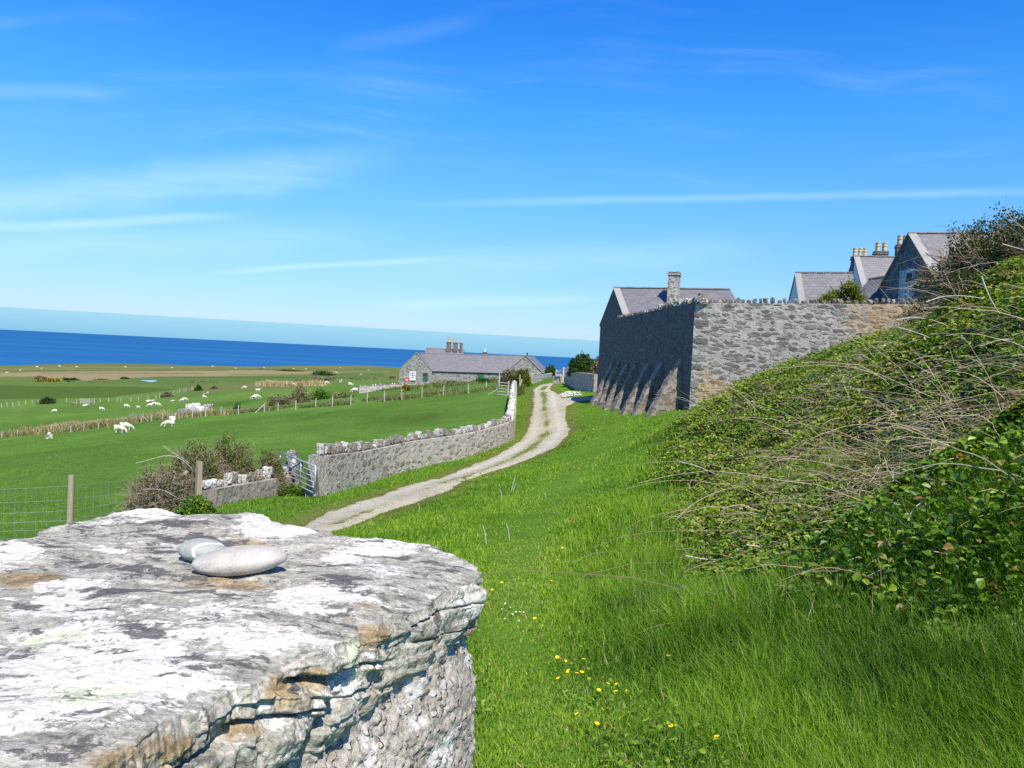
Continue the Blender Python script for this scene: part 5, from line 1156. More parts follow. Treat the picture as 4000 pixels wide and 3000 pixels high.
# the pillar below, roughcast with pebbly mortar
nT2 = 1000; th2 = th_samples(nT2); rb_ = outline(th2)
rb_ = np.convolve(np.concatenate([rb_[-20:], rb_, rb_[:20]]), np.ones(41) / 41, 'valid') - .012
rb_ = rb_ + .012; cs2 = np.stack([np.cos(th2), np.sin(th2)], -1); zz = np.concatenate([np.linspace(-.36, -.95, 230), np.linspace(-.97, -1.95, 60)])
P3_ = np.empty((len(zz), nT2, 3))
for i, z in enumerate(zz):
    p = CC + cs2 * rb_[:, None]; s3 = np.stack([p[:, 0], p[:, 1], np.full(nT2, z)], -1)
    off = .016 * fbm(s3 * 7, 3, seed=81) + .010 * fbm(s3 * 35, 3, .6, seed=82) + .006 * np.maximum(0, fbm(s3 * 95, 2, seed=83)) + .003 * fbm(s3 * 200, 1, seed=84) + .022 * sstep(-.42, -.50, z) - .012
    P3_[i] = np.concatenate([CC + cs2 * (rb_ + off)[:, None], s3[:, 2:3]], 1)
gi = np.arange(len(zz) * nT2).reshape(len(zz), nT2); a = gi[:-1]; b_ = gi[1:]
tag(mesh_np('stone_pillar', P3_.reshape(-1, 3), [np.stack([a, b_, np.roll(b_, -1, 1), np.roll(a, -1, 1)], -1).reshape(-1, 4), np.stack([np.full(nT2 - 2, gi[0][0]), gi[0][2:], gi[0][1:-1]], -1)], M['roughcast'], smooth=True), 'rough pebbly mortared stone pillar under the flat lichen covered slab', 'pillar')
def slabz(x, y):
    p = np.array([[x, y]]); d = p - CC; t_ = np.arctan2(d[0, 1], d[0, 0]); return float(topz(p, np.array([np.hypot(*d[0]) / outline(t_)]))[0])
def pebble(px_, py_, size, yaw, tilt, mat, lab, sd_):
    c = top(px_, py_); V, Qs = _CG[24]; S = V / np.linalg.norm(V, axis=1, keepdims=True)
    P_ = np.sign(S) * np.abs(S) ** np.array([.94, .94, .90]) * (1 + .05 * fbm(S * 1.3, 2, seed=sd_))[:, None] * (np.array(size) / 2)
    o = mesh_np('pebble', P_, [Qs], M[mat], smooth=True); o.rotation_euler = (0, tilt, yaw); o.location = (c[0], c[1], slabz(*c) + size[2] * .46)
    return tag(o, lab, 'pebble')
pebble(938, 2236, (.121, .074, .034), R(14), R(-5), 'peb1', 'large smooth pinkish grey oval pebble lying on the flat slab', 4)
pebble(790, 2182, (.064, .054, .031), R(-15), R(2), 'peb2', 'small grey green pebble with white veins behind the larger pebble', 8)

# ------------------------------------------------------------------ VEGETATION
def blades(P, h, wd, lean, yaw, rnd):
    """grass blades: two-step ribbons, 5 vertices each"""
    n = len(P); sx_ = np.stack([np.cos(yaw), np.sin(yaw), np.zeros(n)], 1) * (wd / 2)[:, None]
    ld_ = np.stack([-np.sin(yaw + lean[:, 1]), np.cos(yaw + lean[:, 1]), np.zeros(n)], 1)
    m_ = P + np.stack([np.zeros(n), np.zeros(n), h * .58], 1) + ld_ * (h * lean[:, 0] * .32)[:, None]
    tp = P + np.stack([np.zeros(n), np.zeros(n), h * (1 - .35 * lean[:, 0] ** 2)], 1) + ld_ * (h * lean[:, 0])[:, None]
    V = np.stack([P - sx_, P + sx_, m_ + sx_ * .75, m_ - sx_ * .75, tp], 1).reshape(-1, 3)
    i = np.arange(n)[:, None] * 5
    return V, np.concatenate([i, i + 1, i + 2, i + 3], 1), np.concatenate([i + 3, i + 2, i + 4], 1), np.repeat(rnd, 5)
def wedge(n, y0, y1, a0, a1, power=1.0):
    """points spread over a wedge in front of the viewpoint, denser close by"""
    y = np.exp(rng.uniform(math.log(y0), math.log(y1), n)) if power == 1 else (y0 ** (1 - power) + (y1 ** (1 - power) - y0 ** (1 - power)) * rng.random(n)) ** (1 / (1 - power))
    return (rng.uniform(a0, a1, n) * y), y
GV, GQ, GT, GR = [], [], [], []; goff = 0
def add_blades(x, y, h, wd, leanmax, rnd, sink=.02):
    global goff
    n = len(x); z = H(x, y) - sink
    lean = np.stack([rng.uniform(.15, leanmax, n), rng.normal(0, .5, n)], 1)
    V, q, t_, r_ = blades(np.stack([x, y, z], 1), h, wd, lean, rng.uniform(0, 2 * math.pi, n), rnd)
    GV.append(V); GQ.append(q + goff); GT.append(t_ + goff); GR.append(r_); goff += len(V)
PATHX = lambda y: np.interp(y, [2, 3, 5, 8, 12, 17, 24, 30, 40], [.25, .2, .12, .05, .35, 1.1, 2.3, 3.6, 5.2])
def grass_zone(n, y0, y1, a0, a1, hmul=1.0, wmul=1.0, power=1.4):
    x, y = wedge(n, y0, y1, a0, a1, power)
    P_ = np.stack([x, y], 1); tf = toe(x, y)
    tuft = fbm(P_ * 1.7, 3, seed=101); tuft2 = fbm(P_ * .6, 2, seed=103)
    pth = np.exp(-((x - PATHX(y)) / (.38 + .012 * y)) ** 2)
    h = (.085 + .05 * np.clip(tuft + .15, 0, 1) + .13 * sstep(.2, 1.3, x - PATHX(y)) * (y < 14) * (.6 + .7 * np.clip(tuft2 + .3, 0, 1)) + .10 * sstep(-.9, .1, tf) * sstep(1.0, .3, tf)) * (1 - .55 * pth)
    h = h * rng.uniform(.55, 1.25, n) * hmul
    keep = np.ones(n, bool); m = (y > 6) & (y < 110)
    ts = np.full(n, -9.0); ts[m] = tracksd(x[m], y[m]); keep &= ts < .06 + .1 * rng.random(n)
    h = np.where(ts > -.5, h * .6, h)
    keep &= ~((tf + .5 * tuft2 > .15) & (pocket(P_) > -.16) & (rng.random(n) < np.clip((y - 2.6) / 1.5, 0, .90) * sstep(.0, .7, tf + .4 * tuft2)))
    keep &= ~((x < .02) & (x > -1.3) & (y < 1.5) & (y > .25)); keep &= ~((y > 20) & (y < 100) & (x < np.interp(y, lwc[:, 1], lwc[:, 0]) + .2))
    k = np.where(keep)[0]
    r_ = np.clip(.46 + .30 * tuft[k] + .24 * tuft2[k] + rng.normal(0, .12, len(k)) + .22 * pth[k] - .14 * sstep(-1.0, .0, tf[k]) * (y[k] < 7), 0, .90)  # last term darkens blades by the bank, painting its shade into them
    dry = rng.random(len(k)) < .030 + .07 * pth[k]; r_[dry] = rng.uniform(.92, 1.0, dry.sum())
    wd = (.0030 + .00060 * y[k]) * rng.choice([.55, .8, 1.0, 1.3, 2.2], len(k), p=[.25, .3, .25, .14, .06]) * wmul
    add_blades(x[k], y[k], h[k], wd, .9, r_)
grass_zone(210000, 2.2, 9.0, -.10, .72)
grass_zone(45000, 1.2, 9.0, -1.1, -.10, 1.0, 1.5)
grass_zone(45000, 1.2, 8.0, .72, 1.5, 1.0, 1.5)
grass_zone(150000, 8.0, 34.0, -.42, .42, 1.0, 1.15)
grass_zone(40000, 30.0, 100.0, -.04, .22, 1.1, 1.3, 1.2)
# close-cropped pasture beyond the walls
x, y = wedge(70000, 12, 95, -.75, .02, 1.2); k = (x < np.interp(y, [14] + list(lwc[:, 1]), [-3.9] + list(lwc[:, 0])) - .3) & ~inpoly(x, y, TR)
x, y = x[k], y[k]; add_blades(x, y, rng.uniform(.02, .07, len(x)) * (1 + .5 * fbm(np.stack([x, y], 1) * .5, 2, seed=5)), (.004 + .0009 * y) * rng.uniform(.6, 1.4, len(x)), .9, np.clip(.40 + .2 * fbm(np.stack([x, y], 1) * .4, 2, seed=7) + rng.normal(0, .12, len(x)), 0, .9))
mi_ = np.where((med > .30) & (sdv > .1))
kk_ = rng.integers(0, len(mi_[0]), 24000); x = GX[mi_][kk_] + rng.normal(0, .08, 24000); y = GY[mi_][kk_] + rng.normal(0, .08, 24000); k = rng.random(24000) < med[mi_][kk_]; x, y = x[k], y[k]
add_blades(x, y, rng.uniform(.04, .12, len(x)), (.004 + .0009 * y) * rng.uniform(.6, 1.4, len(x)), .9, np.clip(.50 + rng.normal(0, .2, len(x)), 0, .97), 0.0)
tag(mesh_np('grass', np.concatenate(GV), [np.concatenate(GQ), np.concatenate(GT)], M['grass'], attrs={'rnd': np.concatenate(GR)}), kind='stuff')

def _weeds():
    x, y = wedge(9000, 2.3, 14, -.08, .70, 1.5); P_ = np.stack([x, y], 1); k = (fbm(P_ * 1.6, 3, seed=141) > -.25 + .6 * rng.random(9000)) & (np.abs(x - PATHX(y)) > .18) & ~((x < .05) & (y < 1.8)); x, y = x[k], y[k]; n = len(x)
    D_ = rng.normal(0, 1, (n, 3)) * [1, 1, .35]; D_[:, 2] += .25
    return leaf_cards(np.stack([x, y, H(x, y) + rng.uniform(.02, .11, n)], 1), D_, rng.uniform(.014, .034, n), .7, np.clip(.58 + rng.normal(0, .16, n), 0, .93))
def leaf_cards(P, D, size, aspect, rnd, fold=.35):
    """folded leaves: centre P, growing along D"""
    n = len(P); D = D / (np.linalg.norm(D, axis=1, keepdims=True) + 1e-9)
    up = np.array([0, 0, 1.0]) + rng.normal(0, .45, (n, 3)); S = np.cross(D, up); S /= np.linalg.norm(S, axis=1, keepdims=True) + 1e-9; N_ = np.cross(S, D)
    s = size[:, None]; a = P - D * s * .5; b = P + D * s * .5; w_ = s * aspect
    m1 = P - D * s * .20; m2 = P + D * s * .14; kk = N_ * w_ * fold * .5
    V = np.stack([a, m1 + S * w_ * .46 + kk, m2 + S * w_ * .40 + kk, b - N_ * w_ * .12, m2 - S * w_ * .40 + kk, m1 - S * w_ * .46 + kk], 1).reshape(-1, 3); i = np.arange(n)[:, None] * 6
    return V, np.concatenate([np.concatenate([i, i + 1, i + 2, i + 3], 1), np.concatenate([i, i + 3, i + 4, i + 5], 1)]), np.repeat(rnd, 6)
def arcs(base, dirn, length, K=8, droop=.6, r=.004, jitter=.04):
    """arching canes"""
    M_ = len(base); t_ = np.linspace(0, 1, K)[None, :, None]
    P_ = base[:, None] + dirn[:, None] * length[:, None, None] * t_ - np.array([0, 0, 1.0]) * (droop * length)[:, None, None] * t_ ** 2
    P_ = P_ + np.cumsum(rng.normal(0, 1, (M_, K, 3)), 1) * (jitter * length / K)[:, None, None]
    Rr = np.repeat(r[:, None], K, 1) * np.linspace(1, .45, K)[None]
    return P_, Rr
V, T_, r2_ = _weeds(); tag(mesh_np('turf_weeds', V, [T_], M['bramble'], attrs={'rnd': r2_}), kind='stuff')
# --- the bramble thicket on the bank
nL = 400000; x, y = wedge(nL, 3.0, 36, .04, .76, 1.55); xe, ye = wedge(120000, 2.0, 16, .74, 1.5, 1.55); x, y = np.concatenate([x, xe]), np.concatenate([y, ye]); nL = len(x); tf = toe(x, y); P_ = np.stack([x, y], 1)
pn = fbm(P_ * .55, 3, seed=111); pn2 = fbm(P_ * 1.8, 3, seed=113)
dens = sstep(-.45, .55, tf + .8 * pn + .5 * pn2) * (y < 34) * (.06 + .94 * sstep(-.27, -.08, pocket(P_)))
drym = np.clip(sstep(.38, .85, .5 + .9 * fbm(P_ * .35, 2, seed=117) + .35 * np.exp(-((y - 10) / 4.5) ** 2) - .30 * sstep(8, 4.5, y)), 0, 1)
k = (rng.random(nL) < dens * (1 - .62 * drym)); x, y, tf, drym = x[k], y[k], tf[k], drym[k]
lift = np.clip(.10 + .18 * sstep(.0, 1.2, tf), .08, .30) * (.75 + .9 * fbm(np.stack([x, y], 1) * 1.1, 3, seed=119)) + np.where(y > 7.5, .16, .30) * np.clip(fbm(np.stack([x, y], 1) * .75, 2, seed=118), 0, 1) * sstep(.3, 1.2, tf) * (1 + .2 * sstep(8, 14, y))
zz_ = H(x, y) + lift * rng.random(len(x)) ** .45 + .02
sz = (.036 + .038 * rng.random(len(x)) ** 2) * (1 + .25 * (x / y > .75)) * (1 + .030 * np.clip(y - 5, 0, 30))
D = rng.normal(0, 1, (len(x), 3)); D[:, 2] *= .45; D[:, 0] -= .25; D[:, 1] -= .3
rl_ = np.clip(.44 + .26 * fbm(np.stack([x, y], 1) * 1.2, 3, seed=121) + rng.normal(0, .17, len(x)) + .22 * sstep(5, 11, y), 0, .90); red = rng.random(len(x)) < .07; rl_[red] = rng.uniform(.9, 1, red.sum())
LV, LT, LR = leaf_cards(np.stack([x, y, zz_], 1), D, sz, .80, rl_)
nS_ = 17000; xs, ys = wedge(nS_, 4.5, 34, .05, .74, 1.35); xe, ye = wedge(3000, 4, 16, .74, 1.4, 1.35); xs, ys = np.concatenate([xs, xe]), np.concatenate([ys, ye]); nS_ = len(xs); tfs = toe(xs, ys); P_ = np.stack([xs, ys], 1)
dm_ = sstep(.25, .7, .5 + .9 * fbm(P_ * .35, 2, seed=117) + .40 * np.exp(-((ys - 11) / 5.0) ** 2) - .35 * sstep(8.5, 4.5, ys))
k = rng.random(nS_) < sstep(-.5, .4, tfs) * (.10 + .90 * dm_ * (.25 + .75 * sstep(.3, 1.8, tfs))); xs, ys, tfs = xs[k], ys[k], tfs[k]
ba = np.stack([xs, ys, H(xs, ys) + .03 + .17 * sstep(0, 1.5, tfs) * rng.random(len(xs))], 1); dn = rng.normal(0, 1, (len(xs), 3)); dn[:, 0] -= .35; dn[:, 1] -= .10; dn[:, 2] = np.abs(dn[:, 2]) * .45 + .18; dn /= np.linalg.norm(dn, axis=1, keepdims=True)
ln_ = rng.gamma(2.0, .14, len(xs)).clip(.08, 1.1); lg_ = rng.random(len(xs)) < .014; ln_[lg_] = rng.uniform(.9, 1.9, lg_.sum()); dn[lg_, 0] = -np.abs(dn[lg_, 0]) - .25; dn[lg_, 2] = dn[lg_, 2] + .12; SP, SRr = arcs(ba, dn, ln_, 8, .38, .0016 + .0019 * rng.random(len(xs)) + .00013 * ys, .09)
SV, SQ = tubes(SP, SRr, 3); rs = rng.beta(2.0, 1.25, len(xs)); SRnd = np.repeat(rs, 8 * 3)
n1_ = len(LV)
tag(mesh_np('bramble_thicket', np.concatenate([LV, SV]), [LT, SQ + n1_], [M['bramble'], M['stem']], midx=np.concatenate([np.zeros(len(LT), int), np.ones(len(SQ), int)]), attrs={'rnd': np.concatenate([LR, SRnd])}), kind='stuff')

def shrub(name, label, cat, c, rad, n, leaf, mat, group=None, seed=0, stems=0, stemmat='stem', lump=.35, shell=.55, parts=True, twig=0, aspect=.6, flat=0.0, twr=1.0):
    """a bush: leaf clumps through an uneven crown volume, with stems; c = middle of the base"""
    rg = np.random.default_rng(seed + 500); c = np.asarray(c, float); rad = np.asarray(rad, float)
    d = rg.normal(0, 1, (n, 3)); d[:, 2] = np.abs(d[:, 2]) * (1 - flat) + d[:, 2] * 0; d /= np.linalg.norm(d, axis=1, keepdims=True)
    env = 1 + lump * fbm(d * 1.7 + seed, 3, seed=seed) + lump * .6 * fbm(d * 5 + seed, 2, seed=seed + 1)
    r_ = (1 - shell * rg.random(n) ** 1.6) * env
    P_ = d * r_[:, None] * rad; gap = fbm(P_ / rad.mean() * 3.2 + seed, 3, seed=seed + 2)
    k = gap > -.16 - .25 * rg.random(n); P_, d = P_[k], d[k]
    D_ = d + rg.normal(0, .9, P_.shape); sz_ = leaf * rg.uniform(.6, 1.35, len(P_)); rn = np.clip(.45 + .30 * fbm(P_ / rad.mean() * 2.2 + 9, 3, seed=seed + 3) + rg.normal(0, .20, len(P_)), 0, 1)
    V, T_, r2_ = leaf_cards(P_ + c, D_, sz_, aspect, rn)
    root = thing(name, label, cat, tuple(c), 0, group) if stems else None
    fo = mesh_np('foliage' if stems else name, V - (0 if stems else c), [T_], M[mat], attrs={'rnd': r2_})
    if not stems: fo.location = c; return tag(fo, label, cat, group)
    adopt(root, fo)
    d2 = rg.normal(0, 1, (stems, 3)); d2[:, 2] = np.abs(d2[:, 2]) * .8 + .35; d2 /= np.linalg.norm(d2, axis=1, keepdims=True)
    bs = c + rg.normal(0, .18, (stems, 3)) * rad * [1, 1, 0] - [0, 0, .1]; P5 = bs[:, None] + d2[:, None] * rad * np.linspace(0, 1.05, 7)[None, :, None] + np.cumsum(rg.normal(0, .035, (stems, 7, 3)), 1) * rad.mean()
    SV_, SQ_ = tubes(P5, np.repeat((rad.mean() * .018 * rg.uniform(.6, 1.5, stems))[:, None], 7, 1) * np.linspace(1, .25, 7)[None], 4)
    vs = [SV_]; qs = [SQ_]; rn_ = [np.repeat(rg.uniform(0, .55, stems), 28)]
    if twig:
        i = rg.integers(0, stems, twig); t_ = rg.uniform(.35, 1, twig); b0 = bs[i] + d2[i] * rad * t_[:, None]; dd = d2[i] + rg.normal(0, .6, (twig, 3)); dd /= np.linalg.norm(dd, axis=1, keepdims=True)
        A_, R_ = arcs(b0, dd, rad.mean() * rg.uniform(.2, .55, twig), 6, .1, np.full(twig, .0045 * max(1, rad.mean()) * (.6 + .4 * twr)), .35); v_, q_ = tubes(A_, R_, 3); vs.append(v_); qs.append(q_ + len(SV_)); rn_.append(np.repeat(rg.uniform(.1, .95, twig), 18))
    adopt(root, mesh_np('branches', np.concatenate(vs), [np.concatenate(qs)], M[stemmat], attrs={'rnd': np.concatenate(rn_)}))
    return root
# thorn bushes at the right edge, above the brambles
def at0(px_, py_, d): q = at(px_, py_, d); return q
q = at(3865, 1180, 13.5); q[2] = float(H(q[0], q[1])) + .1; shrub('thorn_bush', 'wind clipped dark thorn bush in front of the barn roof', 'bush', q, (1.05, 1.1, zpix(880, 3865, 13.5) - q[2]), 26000, .040, 'thorn', seed=1, stems=34, twig=900, lump=.5, shell=.8)
q = at(4060, 1180, 12.5); q[2] = float(H(q[0], q[1])); shrub('thorn_bush', 'tallest thorn bush cut by the right edge of the view', 'bush', q, (1.0, 1.2, zpix(845, 4060, 12.5) - q[2]), 26000, .040, 'thorn', seed=2, stems=34, twig=900, lump=.45, shell=.8)
q = at(3690, 1200, 15.5); q[2] = float(H(q[0], q[1])) + .05; shrub('thorn_bush', 'low thin thorn bush against the bottom of the barn gable', 'bush', q, (.75, .8, zpix(1130, 3690, 15.5) - q[2]), 8000, .042, 'thorn', seed=3, stems=18, twig=300, lump=.5, shell=.9)
q = at(3950, 1230, 10.5); q[2] = float(H(q[0], q[1])); shrub('thorn_bush', 'dense low thorn bush just above the bramble crest', 'bush', q, (.75, .7, zpix(1060, 3950, 10.5) - q[2]), 12000, .036, 'thorn', seed=4, stems=18, twig=300, lump=.45, shell=.8)
# small leafy tree behind the courtyard wall
q = at(3300, 1150, 43); tb = thing('leafy_tree', 'small yellow green leafy tree behind the tall wall by the white gables', 'tree', (q[0], q[1], .2))
b = MB(); b.bar([q[0], q[1], .1], [q[0] + .1, q[1], q[2] - .2], .13, 7, .06)
for k in range(6): b.bar([q[0] + .05, q[1], q[2] - .9 + .1 * k], [q[0] + 1.1 * math.cos(k * 2.1), q[1] + .8 * math.sin(k * 2.1), q[2] + .1 + .1 * k], .05, 5, .02)
adopt(tb, b.build('trunk', M['stem']))
for cx, cz, r_, sd_ in ((0, 0, 1.0, 1), ):
    n = 9000; rg = np.random.default_rng(5); cl_ = np.array([[.35, 0, .15], [-.35, .2, -.1], [-.85, 0, -.35], [.75, .1, -.25], [.15, -.3, .35], [-1.15, 0, -.6], [.9, 0, -.7], [0, 0, -.6]]); i = rg.integers(0, len(cl_), n)
    P_ = cl_[i] + rg.normal(0, .20, (n, 3)) * [1, 1, .8]; V, T_, r2_ = leaf_cards(P_ + q, rg.normal(0, 1, (n, 3)), .11 * rg.uniform(.6, 1.3, n), .6, np.clip(.5 + .3 * (P_[:, 2] * 0) + rg.normal(0, .25, n), 0, 1))
    adopt(tb, mesh_np('crown', V, [T_], M['ltree'], attrs={'rnd': r2_}))
# brambles over the short roadside wall
bm = [ (640, 1985, 17.3, .75, 4500, 'dense dry bramble mound covering the left end of the low roadside wall'), (760, 1900, 17.6, .75, 4500, 'dry bramble clump behind the square wooden post'), (900, 1850, 18.4, .6, 4000, 'green flecked bramble clump along the top of the low roadside wall'), (1050, 1835, 19.6, .42, 2200, 'small bramble clump beside the stone gatepost')]
for k, (x_, y_, d, rd, n, lab) in enumerate(bm):
    q = at(x_, y_, d + (.0, .5, .9, 1.0)[k]); q[2] = float(H(q[0], q[1])); tz = zpix((1830, 1745, 1738, 1785)[k], x_, d) - q[2]
    shrub('bramble_bush', lab, 'bramble', q, (rd, (.6, .45, .30, .28)[k], tz), n * 3, .075, 'brownscrub' if k == 0 else 'mixscrub', seed=20 + k, stems=90, twig=1500, lump=.35, shell=.9, aspect=.30, twr=.35)
q = ground(770, 2010, 10); shrub('bramble_bush', 'fresh green bramble clump at the foot of the low wall end', 'bramble', q, (.42, .35, .36), 3500, .06, 'bramble', seed=31, stems=14)
q = ground(1215, 1935); q = q + np.array([-.45, -.2, 0]); shrub('nettle_clump', 'leafy green weed clump at the foot of the gatepost', 'weed', q, (.40, .3, .32), 2200, .05, 'bramble', seed=32, stems=10)
a = at(583, 1975, 16.9); c = at(732, 1842, 17.6); b = MB(); b.bar(a, c, .045, 6); tag(b.build('leaning_strut', M['wood']), 'weathered timber strut leaning up through the dry brambles', 'strut')
# lane end bushes
def pbush(name, lab, cat, x0, y0, x1, y1, d, n, leaf, mat, seed, stems=10, **kw):
    xm = (x0 + x1) / 2; q = at(xm, y1, d); rx = (x1 - x0) / 2 / F * d; rz = (y1 - y0) / F * d
    return shrub(name, lab, cat, q, (rx, max(.5, rx * .7), rz), n, leaf, mat, seed=seed, stems=stems, **kw)
pbush('green_bush', 'glossy dark green bush above the shaded yard wall', 'bush', 2216, 1385, 2330, 1472, 76, 9000, .17, 'shrub', 41, 14)
pbush('dry_bush', 'pale brown dry bush next to the buttressed wall', 'bush', 2300, 1398, 2372, 1475, 70, 6000, .13, 'brownscrub', 42, 60)
pbush('dry_bush', 'dry brown top growth on the left of the glossy bush', 'bush', 2235, 1392, 2300, 1440, 79, 2500, .12, 'brownscrub', 43, 30)
pbush('round_bush', 'round green bush beyond the end of the lane', 'bush', 2130, 1428, 2175, 1468, 128, 3500, .2, 'shrub', 44, 8)
pbush('ivy_bush', 'bright green bush bulging over the far end of the lane wall', 'bush', 2000, 1440, 2072, 1510, 87, 7000, .15, 'ltree', 45, 10)
pbush('dry_bush', 'grey brown dry scrub left of the bright green bush', 'bush', 1950, 1442, 2030, 1505, 89, 6000, .14, 'brownscrub', 46, 60)
pbush('dry_grass_tuft', 'straw coloured tuft below the bright green bush', 'grass tuft', 2020, 1500, 2052, 1545, 74, 1500, .2, 'strawg', 47, 6, aspect=.15)
# scrub, gorse and hedges across the fields
FS = [('scrub_mound', 'large bramble scrub mound behind the middle of the field fence', 1120, 1515, 1225, 1590, 112, 'brownscrub'), ('scrub_mound', 'green flecked scrub right of the large bramble mound', 1200, 1518, 1310, 1585, 114, 'bramble'), ('scrub_mound', 'low dry scrub tapering left from the large bramble mound', 1040, 1548, 1150, 1600, 108, 'brownscrub'), ('scrub_mound', 'thin scrub right of the large mound by the fence', 1300, 1535, 1400, 1575, 112, 'strawg'),
      ('dark_bush', 'round dark green bush by the leaning far fence posts', 152, 1551, 222, 1585, 205, 'thorn'), ('scrub_mound', 'brown rounded scrub on the far fence line', 626, 1530, 678, 1558, 215, 'brownscrub'), ('scrub_mound', 'small brown scrub at the fence above the lying sheep', 570, 1555, 605, 1568, 212, 'brownscrub'), ('scrub_mound', 'green scrub on the far fence above the sheep pair', 758, 1508, 790, 1532, 240, 'shrub'), ('scrub_mound', 'brown scrub next to the green fence scrub', 820, 1510, 852, 1526, 245, 'brownscrub'),
      ('gorse_bush', 'wide yellow gorse in flower far out on the left', 140, 1477, 248, 1496, 350, 'gorse'), ('gorse_bush', 'small yellow gorse patch at the right end of the wide gorse', 245, 1489, 295, 1505, 345, 'gorse'), ('gorse_bush', 'long low gorse patch left of the pond', 375, 1493, 465, 1510, 340, 'gorse'), ('gorse_bush', 'tiny gorse right of the long low gorse patch', 470, 1495, 503, 1505, 340, 'gorse'), ('gorse_bush', 'bright gorse below the pond', 552, 1500, 636, 1520, 325, 'gorse'), ('gorse_bush', 'tiny gorse on the edge of the tan field', 375, 1469, 393, 1475, 430, 'gorse'), ('gorse_bush', 'yellow gorse tuft under the garden wall', 1565, 1503, 1605, 1523, 112, 'gorse'), ('gorse_bush', 'gorse tuft left of the farm gable', 1520, 1470, 1542, 1478, 250, 'gorse'), ('gorse_bush', 'gorse beside the reddish scrub', 1360, 1475, 1390, 1487, 290, 'gorse'), ('gorse_bush', 'dark gorse mound left of the reed bed', 1010, 1502, 1056, 1514, 245, 'gorse'),
      ('scrub_mound', 'dark scrub along the wide yellow gorse', 240, 1476, 310, 1492, 360, 'thorn'), ('scrub_mound', 'purplish scrub behind the wide gorse', 135, 1470, 190, 1482, 370, 'brownscrub'), ('scrub_mound', 'brown scrub between the gorse patches', 335, 1487, 392, 1502, 345, 'brownscrub'), ('scrub_mound', 'low dark scrub behind the long gorse', 360, 1480, 440, 1492, 360, 'thorn'), ('scrub_mound', 'small dark scrub left of the pond', 470, 1474, 505, 1484, 370, 'thorn'), ('scrub_mound', 'brown scrub right of the pond gorse', 632, 1504, 700, 1520, 320, 'brownscrub'), ('scrub_mound', 'green scrub above the pond gorse', 500, 1495, 560, 1510, 335, 'shrub'),
      ('scrub_mound', 'brown green hump above the second field', 735, 1487, 830, 1505, 310, 'brownscrub'), ('scrub_mound', 'gorse flecked end of the brown hump', 820, 1491, 868, 1507, 310, 'gorse'), ('scrub_mound', 'purplish low scrub left of the reeds', 900, 1495, 950, 1508, 300, 'brownscrub'), ('scrub_mound', 'reddish brown scrub behind the reed bed', 1190, 1473, 1330, 1502, 265, 'brownscrub'), ('scrub_mound', 'grey scrub left of the reddish scrub', 1140, 1482, 1210, 1498, 280, 'brownscrub'), ('scrub_mound', 'low brown scrub left of the farm building', 1395, 1478, 1545, 1494, 240, 'brownscrub'),
      ('scrub_mound', 'dark low scrub on the left margin of the far meadow', 20, 1502, 95, 1512, 330, 'thorn'), ('hedge_bank', 'thin dark hedge line far beyond the tan field', 990, 1440, 1060, 1446, 640, 'thorn'), ('hedge_bank', 'thin dark hedge line right of the far tan field', 1090, 1445, 1180, 1451, 600, 'thorn'), ('hedge_bank', 'dark hedge line above the reddish scrub', 1215, 1449, 1305, 1458, 520, 'thorn'), ('scrub_mound', 'brown weeds under the farm building wall', 1700, 1488, 1830, 1508, 128, 'brownscrub'), ('scrub_mound', 'green weeds at the right of the farm building wall', 1820, 1480, 1960, 1512, 120, 'shrub'), ('scrub_mound', 'green bush growing on the bank by the fence post near the boulders', 906, 1580, 945, 1622, 101, 'shrub')]
for i, (nm, lab, x0, y0, x1, y1, d, mt) in enumerate(FS):
    xm = (x0 + x1) / 2; q = at(xm, y1, d); g_ = float(H(q[0], d)); rx = (x1 - x0) / 2 / F * d; rz = (y1 - y0) / F * d
    q[2] = min(q[2], g_ + .3); rz = zpix(y0, xm, d) - q[2]
    shrub(nm, lab, 'gorse' if nm == 'gorse_bush' else ('hedge' if nm == 'hedge_bank' else 'scrub'), q, (rx, min(rx * .6, 6), max(rz, .4)), int(np.clip(500 + (x1 - x0) * (y1 - y0) * 1.0, 700, 5000)), .0026 * d ** .92 * .9, mt, seed=60 + i, lump=.5, shell=.7, group=None, aspect=.7)
# rank grass and reeds
RV, RQ, RT, RR = [], [], [], []; roff = 0
def rough_band(pts, width, n, h, mean, wd):
    global roff
    pts = np.asarray(pts); t_ = rng.uniform(0, len(pts) - 1.001, n); i = t_.astype(int); f_ = (t_ - i)[:, None]; p = pts[i] * (1 - f_) + pts[i + 1] * f_
    x = p[:, 0] + rng.normal(0, width * .3, n); y = p[:, 1] + .5 + np.abs(rng.normal(.6, .5, n)) * width; cl_ = fbm(np.stack([x, y], 1) * .22, 3, seed=131)
    k = cl_ > -.25; x, y, cl_ = x[k], y[k], cl_[k]; n = len(x)
    V, q_, t2, r_ = blades(np.stack([x, y, H(x, y) - .03], 1), h * rng.uniform(.4, 1.25, n) * (1 + .6 * cl_), np.full(n, wd) * rng.uniform(.6, 1.4, n), np.stack([rng.uniform(.1, .8, n), rng.normal(0, .6, n)], 1), rng.uniform(0, 6.28, n), np.clip(mean + .35 * cl_ + rng.normal(0, .2, n), 0, 1))
    RV.append(V); RQ.append(q_ + roff); RT.append(t2 + roff); RR.append(r_); roff += len(V)
fp2 = np.array([p[:2] for p in fpts]); rough_band(fp2[:8], 5.0, 26000, .80, .55, .085); rough_band(fp2[7:17], 2.6, 9000, .60, .50, .07); rough_band(fp2[16:], 3.0, 18000, .60, .32, .07)
rough_band([ground(1015, 1508)[:2], ground(1100, 1510)[:2], ground(1240, 1508)[:2]], 3.0, 6000, 1.25, .85, .18)
